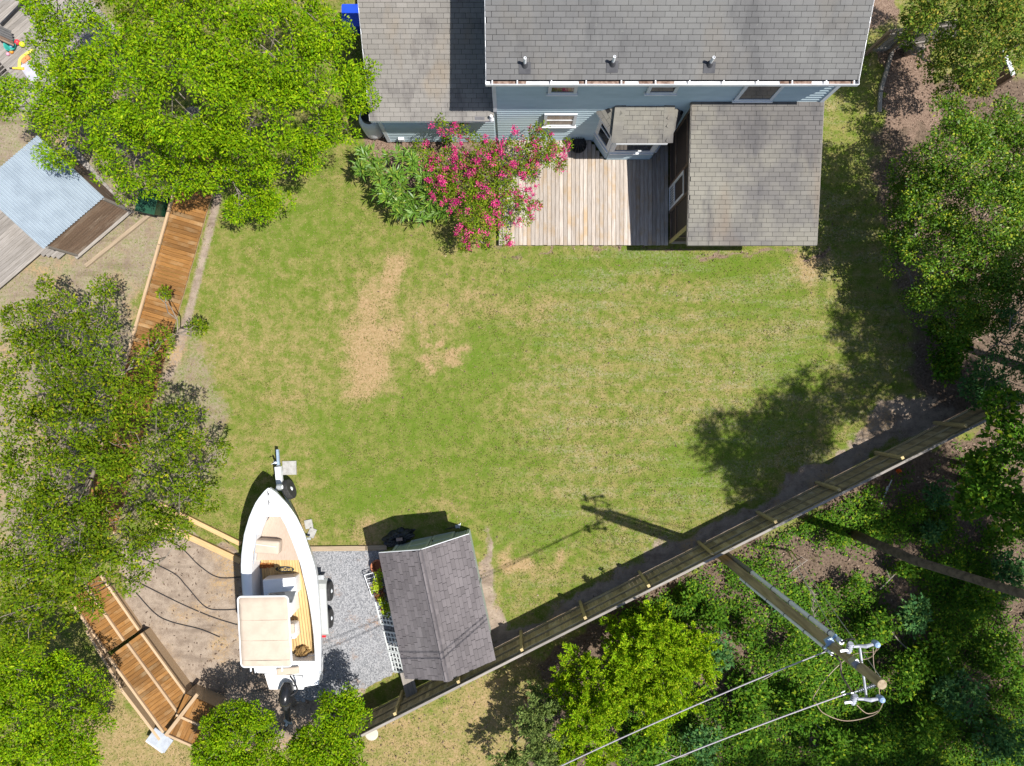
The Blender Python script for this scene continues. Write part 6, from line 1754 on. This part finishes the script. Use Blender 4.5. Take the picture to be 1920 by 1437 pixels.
# tall trees whose crowns stay above the frame; their shade lies on the lawn and the woods
def pine(label, base, crowns, seed, h, dens=5.0):
    rng = np.random.default_rng(seed); base = Vector(base)
    t = thing('pine_tree', label, 'pine tree', base, group='tall pines in the woods')
    mb = MB(); top = Vector(crowns[0][:3])
    pts = [base + Vector((0, 0, -0.2)), base + Vector((0.02, 0.0, 4)), base.lerp(Vector((top.x, top.y, 0)), 0.2) + Vector((0, 0, h * 0.7)), top + Vector((0, 0, 1.0))]
    mb.tube(pts, [0.17, 0.14, 0.11, 0.04], 14)
    pos, dr, nr, Ls, Ws = [], [], [], [], []
    for (x, y, z, r) in crowns:
        c = np.array([x, y, z]); n = int(r * r * math.pi * dens); v = unit(n, rng)
        cc = c + v * r * (0.35 + 0.65 * rng.random((n, 1)) ** 0.5) * np.array([1, 1, 0.55])
        src = Vector(pts[2]).lerp(Vector(pts[3]), 0.5)
        mb.tube([src, src.lerp(Vector(c), 0.5) + Vector((0, 0, 0.2)), Vector(c)], [0.07, 0.05, 0.03], 6)
        for k in range(n):
            m = 34; d = unit(m, rng) + np.array([0, 0, 0.4])
            pos.append(cc[k] + rng.normal(size=(m, 3)) * 0.12); dr.append(d); nr.append(unit(m, rng)); Ls.append(rng.uniform(0.16, 0.28, m)); Ws.append(np.full(m, 0.045))
            if k % 5 == 0: mb.tube([Vector(c), Vector(cc[k])], [0.02, 0.008], 4)
    mb.build('trunk', M_PINEBARK, t, smooth=True)
    scatter_quads('crown', np.concatenate(pos), np.concatenate(dr), np.concatenate(nr), np.concatenate(Ls), np.concatenate(Ws), L_DARK, t)
pine('tall pine whose bare trunk slants across the lower right woods', (12.45, -5.5, 0), [(13.4, -4.0, 12.6, 1.3), (14.4, -4.3, 12.2, 1.7), (15.4, -3.6, 11.8, 1.5), (14.2, -5.6, 12.0, 1.3), (15.9, -5.0, 12.6, 1.6), (14.9, -2.6, 11.0, 1.2), (15.6, -2.0, 10.4, 1.3)], 31, 12.5, 14.0)
pine('tall tree beyond the right edge shading the end of the lawn', (19.3, 0.4, 0), [(18.8, 0.4, 9.0, 1.4), (19.8, -1.2, 9.4, 1.5), (18.6, 2.2, 8.6, 1.3), (19.6, 1.6, 9, 1.4), (17.0, 0.9, 9.2, 1.5), (17.6, 2.2, 8.8, 1.4), (17.8, -0.4, 9.4, 1.6), (16.9, 3.2, 8.0, 1.1), (17.2, -1.8, 9.4, 1.2)], 32, 9.5, 17.0)
pine('tall tree beyond the right edge shading the woodland floor', (19.5, -8.0, 0), [(19.6, -7.6, 10.2, 1.9), (20.6, -9.2, 9.6, 1.7), (19.2, -9.6, 9.8, 1.6), (20.8, -6.6, 10.4, 1.6), (19.4, -11.6, 9.6, 1.7), (20.6, -13.0, 9.4, 1.7)], 33, 10.5, 14.0)
pine('tall tree beyond the bottom right corner', (18.0, -14.8, 0), [(18.2, -14.4, 9.8, 2.0), (17.0, -15.6, 9.6, 1.7), (19.0, -16.0, 10.2, 1.6), (15.6, -15.6, 9.8, 1.4)], 34, 10.5, 14.0)

pine('tall tree beyond the right edge between the two others', (18.4, -4.2, 0), [(18.4, -3.8, 9.6, 1.6), (19.2, -5.2, 9.8, 1.6), (18.0, -6.0, 9.4, 1.3)], 35, 10.0, 14.0)
pine('tall tree below the bottom edge shading the cedars', (11.5, -16.5, 0), [(12.0, -16.2, 9.6, 1.8), (10.6, -16.8, 9.8, 1.6), (13.6, -16.0, 9.4, 1.6)], 36, 10.0, 10.0)

# crape myrtle with blossoms, oleander bushes in the bed
myr = [(900, 300, 2.0, 50), (965, 290, 2.3, 45), (1010, 270, 2.5, 42), (1035, 295, 2.3, 30), (870, 350, 2.2, 55), (930, 350, 2.4, 60), (960, 395, 2.2, 40), (895, 400, 2.2, 50), (870, 445, 1.8, 24), (935, 430, 2.0, 24), (840, 300, 1.9, 30), (835, 232, 2.6, 24), (815, 215, 2.6, 10), (855, 235, 2.2, 22), (790, 275, 1.5, 12), (985, 330, 2.2, 34), (830, 350, 2.0, 34), (880, 440, 1.8, 18), (980, 375, 2.0, 22), (990, 410, 1.8, 10), (1060, 275, 2.2, 12), (1050, 310, 2.2, 12), (800, 300, 1.6, 14), (815, 330, 1.8, 18), (870, 462, 1.6, 10), (905, 455, 1.7, 12), (950, 452, 1.8, 12), (805, 290, 1.6, 10), (1005, 385, 1.9, 10)]
tm_, mcl = tree('crape_myrtle', 'crape myrtle with pink blossoms at the corner of the deck', 'flowering tree', P(905, 305), myr, L_MYRT, 41, r0=0.05, dens=0.8, nleaf=48, crad=0.24, L=0.085, W=0.042, nsub=5, fork=0.5, tw=0.009, shell=0.5, fill=0.5)
rng = np.random.default_rng(5); pc = []
for (px, py, z, rp) in myr:
    r = rp * (CAM_H - z) / FPX; n = int(2 + r * r * math.pi * 7.5); v = unit(n, rng); v[:, 2] = np.abs(v[:, 2])
    cc = np.array(P(px, py, z)) + v * r * (0.72 + 0.42 * rng.random((n, 1))) * np.array([1.0, 1.0, 0.75]); pc.append(cc)
pc = np.concatenate(pc); m = 38
pp = np.repeat(pc, m, 0) + rng.normal(size=(len(pc) * m, 3)) * np.array([0.06, 0.06, 0.05]) * np.repeat(rng.uniform(0.5, 1.3, len(pc)), m)[:, None]; q = len(pp)
scatter_quads('blossoms', pp, unit(q, rng), unit(q, rng) + [0, 0, 0.8], rng.uniform(0.035, 0.06, q), rng.uniform(0.03, 0.05, q), L_PINK, tm_)
def bush(name, label, cat, base, lobes, matl, seed, grp=None, **kw):
    d = dict(r0=0.03, dens=1.0, nleaf=40, crad=0.2, L=0.1, W=0.045, fork=0.3, nsub=3, tw=0.006, bark=M_BARK); d.update(kw)
    return tree(name, label, cat, base, lobes, matl, seed, group=grp, **d)
OK = dict(kind='rosette', L=0.27, W=0.045, nleaf=26, dens=0.62, shell=0.5, crad=0.23, nsub=7, fill=0.3, flat=0.8)
bush('oleander_shrub', 'narrow leaved green shrub nearest the propane tank', 'shrub', P(705, 305), [(695, 303, 1.5, 34), (715, 330, 1.6, 26), (735, 290, 1.3, 22), (672, 278, 1.4, 16), (765, 305, 1.4, 30), (680, 320, 1.5, 20)], L_OLEA, 51, 'oleander shrubs in the bed', **OK)
bush('oleander_shrub', 'narrow leaved green shrub left of the crape myrtle', 'shrub', P(770, 355), [(745, 345, 1.7, 36), (760, 385, 1.5, 32), (725, 362, 1.5, 26), (800, 330, 1.5, 28), (755, 400, 1.3, 16)], L_OLEA, 52, 'oleander shrubs in the bed', **OK)
bush('oleander_shrub', 'narrow leaved shrub below the crape myrtle blossoms', 'shrub', P(815, 375), [(815, 370, 1.5, 36), (800, 398, 1.4, 28), (835, 390, 1.4, 28), (790, 360, 1.4, 26)], L_OLEA, 53, 'oleander shrubs in the bed', **OK)
bush('green_plant', 'small bright green plant against the wing wall', 'plant', P(842, 268), [(842, 262, 0.5, 14)], L_BRIGHT, 54)
# pots behind the lattice
def potted(px, py, lab, matl, seed, h=0.75, r=16, lobes=None):
    t, _ = bush('potted_plant', lab, 'potted plant', P(px, py), lobes or [(px - 2, py + 3, h, r), (px - 1, py - r * 0.7, h - 0.05, r * 0.7)], matl, seed, None, dens=1.2, nleaf=26, crad=0.11, L=0.09, W=0.045)
    MB().lathe([(0.11, 0), (0.15, 0.24), (0.165, 0.25), (0.165, 0.29), (0.13, 0.28)], P(px, py), 16).build('pot', mat('terracotta', (0.36, 0.13, 0.06), (0.3, 0.1, 0.05), 5, 0.85), t)
L_LIME = leafmat('lime_leaves', (0.3, 0.42, 0.02), (0.4, 0.48, 0.03), None, trans=0.3)
L_COLEUS = leafmat('coleus_leaves', (0.2, 0.07, 0.03), (0.3, 0.12, 0.04), (0.15, 0.2, 0.03), trans=0.2, p3=0.75)
potted(710, 1090, 'lime green potted plant nearest the terracotta pot', L_LIME, 61, 0.8, 10, [(707, 1094, 0.8, 9), (710, 1078, 0.75, 8), (706, 1104, 0.7, 6)])
potted(714, 1112, 'reddish potted plant between the two green ones', L_COLEUS, 62, 0.6, 9)
potted(724, 1138, 'lime green potted plant beside the lattice panel', L_LIME, 63, 0.8, 10, [(722, 1142, 0.75, 10), (718, 1130, 0.7, 8), (726, 1150, 0.65, 6)])
o = MB().lathe([(0.17, 0), (0.24, 0.34), (0.26, 0.36), (0.26, 0.4), (0.2, 0.39), (0.16, 0.2)], P(712, 1058), 20).build('terracotta_pot', MATS['terracotta'], loc=P(712, 1058)); tag(o, 'large terracotta pot under the shed eave', 'pot')

# understory of the woods, one shrub at a time
rng = np.random.default_rng(77)
spots = [(1345, 1225, 40, 0), (1400, 1190, 34, 0), (1420, 1290, 46, 0), (1480, 1230, 40, 2), (1500, 1330, 46, 0), (1400, 1370, 48, 0), (1300, 1400, 40, 0), (1560, 1390, 44, 0), (1640, 1180, 34, 0), (1700, 1150, 44, 0), (1760, 1220, 40, 0), (1700, 1270, 46, 0), (1800, 1310, 48, 0), (1740, 1370, 46, 0), (1870, 1240, 44, 0), (1880, 1390, 46, 0), (1650, 1400, 44, 0),
         (1830, 1130, 36, 0), (1900, 1070, 40, 0), (1560, 1010, 22, 2), (1640, 1010, 16, 2), (1750, 1000, 20, 0), (1700, 1060, 18, 0), (1790, 1060, 26, 2), (1760, 930, 26, 0), (1210, 1390, 42, 0), (1340, 1330, 36, 2), (1600, 1100, 22, 2), (1870, 1010, 30, 0), (1720, 960, 18, 2), (1460, 1130, 18, 0), (1290, 1130, 18, 0), (1340, 1160, 22, 0), (1780, 700, 24, 2), (1750, 620, 24, 0), (1790, 640, 44, 0), (1840, 725, 44, 0), (1820, 585, 40, 0), (1770, 690, 30, 0)]
where = ['beside the utility pole', 'in the lower right woods', 'under the overhead wires', 'near the right edge of the woods', 'by the fence']
names_used = set()
adj = ['broad', 'low', 'rounded', 'loose', 'spreading', 'dense', 'ragged', 'compact']
for i, (px, py, rp, kd) in enumerate(spots):
    zz = 0.45 + 0.012 * rp
    lob = [(px + rng.uniform(-.5, .5) * rp, py + rng.uniform(-.5, .5) * rp, zz * rng.uniform(0.7, 1.3), rp * rng.uniform(0.5, 0.8)) for _ in range(5)]
    side = 'right edge' if px > 1820 else ('left of the utility pole' if px < 1430 else ('right of the utility pole' if px > 1600 else 'below the utility pole'))
    row = 'below the big dark tree' if py < 750 else 'close to the fence' if py < 1030 and px < 1800 else ('at the bottom edge' if py > 1350 else ('among the fallen leaves' if py < 1150 else 'in the deep shade'))
    lab = f'{adj[(i + i // 8) % 8]} {"bluish " if kd == 0 and i % 3 == 0 else ""}green woodland shrub {row}, {side if side != "right edge" else "at the right edge"}'
    mm = (L_UNDER, L_UNDER2, L_CEDAR2)[0 if kd == 0 and i % 3 else (1 if kd == 0 else 0)]
    bush('woodland_shrub', lab, 'shrub', P(px, py), lob, mm, 100 + i, 'shrubs of the woodland understory', dens=0.8, nleaf=34, crad=0.27, L=0.14 if kd == 0 else 0.1, W=0.075 if kd == 0 else 0.055)
# ground cover between them
n = 42000
X = rng.uniform(4, 21, n); Y = rng.uniform(-15.5, -2, n)
gpx = X / S0 + CX; gpy = CY - Y / S0
dens_ = fbm(X, Y, 1.6, 61)
keep = (seg_dist(gpx, gpy, FOREST) < -14) & (rng.random(n) < np.clip((dens_ - 0.42) * 4.2 + (gpy - 1060) / 520.0, 0.03, 1))
X = X[keep]; Y = Y[keep]; m = 5
base = np.repeat(np.stack([X, Y, np.zeros(len(X))], -1), m, 0) + rng.normal(size=(len(X) * m, 3)) * [0.09, 0.09, 0.0]
base[:, 2] = rng.uniform(0.03, 0.3, len(base)); q = len(base)
gc = scatter_quads('ground_cover', base, unit(q, rng) * [1, 1, 0.4], unit(q, rng) * 0.5 + [0, 0, 1.0], rng.uniform(0.06, 0.16, q), rng.uniform(0.03, 0.075, q), L_UNDER)
tag(gc, 'low green weeds and seedlings covering the woodland floor', None, kind='stuff')
# dead branches and a pile of sticks
br = [((1660, 1170), (1700, 1215), (1760, 1240), (1860, 1310)), ((1765, 1195), (1790, 1260), (1845, 1300)), ((1500, 1360), (1530, 1400), (1540, 1430)), ((1520, 1350), (1570, 1390), (1590, 1400)), ((1650, 1105), (1690, 1065), (1700, 1060)), ((1400, 1290), (1440, 1270), (1470, 1250)), ((1480, 1075), (1500, 1060), (1515, 1050)), ((1230, 1400), (1270, 1420), (1300, 1410))]
labs = ['long bare fallen branch in the right woods', 'forked bare twig beside the long fallen branch', 'grey dead branch at the bottom under the wires', 'bent grey branch next to the bottom wire', 'straight dead stick above the middle woods', 'thin dead stick left of the pole', 'short dead stick by the guy anchor', 'dead branch below the cedars']
for pts, lab in zip(br, labs):
    mb = MB(); pth = bez([P(a, b, 0.1 + 0.3 * rng.random()) for a, b in pts], 6)
    mb.tube(pth, [0.03 - 0.022 * i / len(pth) for i in range(len(pth))], 6)
    for p in pth[3::4]:
        d = Vector((rng.uniform(-1, 1), rng.uniform(-1, 1), rng.uniform(0, .4))) * 0.45; mb.tube([p, p + d], [0.012, 0.004], 4)
    o = mb.build('fallen_branch', mat('dead_wood', (0.3, 0.26, 0.22), (0.2, 0.17, 0.14), 7, 0.9), loc=P(*pts[0])); tag(o, lab, 'branch', 'fallen branches')
# metal stakes and an orange marker just outside the fence
for k, (a, b, lab) in enumerate((((1652, 945), (1672, 900), 'upper of two pale metal stakes leaning outside the fence'), ((1655, 938), (1664, 912), 'shorter pale metal stake beside the longer one'))):
    o = MB().tube([P(*a, 0.02), P(*b, 0.25)], 0.022, 7).build('metal_stake', M_GALV, loc=P(*a)); tag(o, lab, 'stake', 'metal stakes outside the fence')
o = heap('orange_flag', 'small orange flag lying just outside the fence', 'flag', P(1685, 884, 0.02), 0.1, 0.08, 0.1, mat('orange_vinyl', (0.8, 0.12, 0.02), None, 4, 0.5), seed=2, rough=0.5, n=14, rows=5)
print('tris', sum(len(o.data.loop_triangles) or sum(len(p.vertices) - 2 for p in o.data.polygons) for o in bpy.data.objects if o.type == 'MESH' and o.data.users == 1))
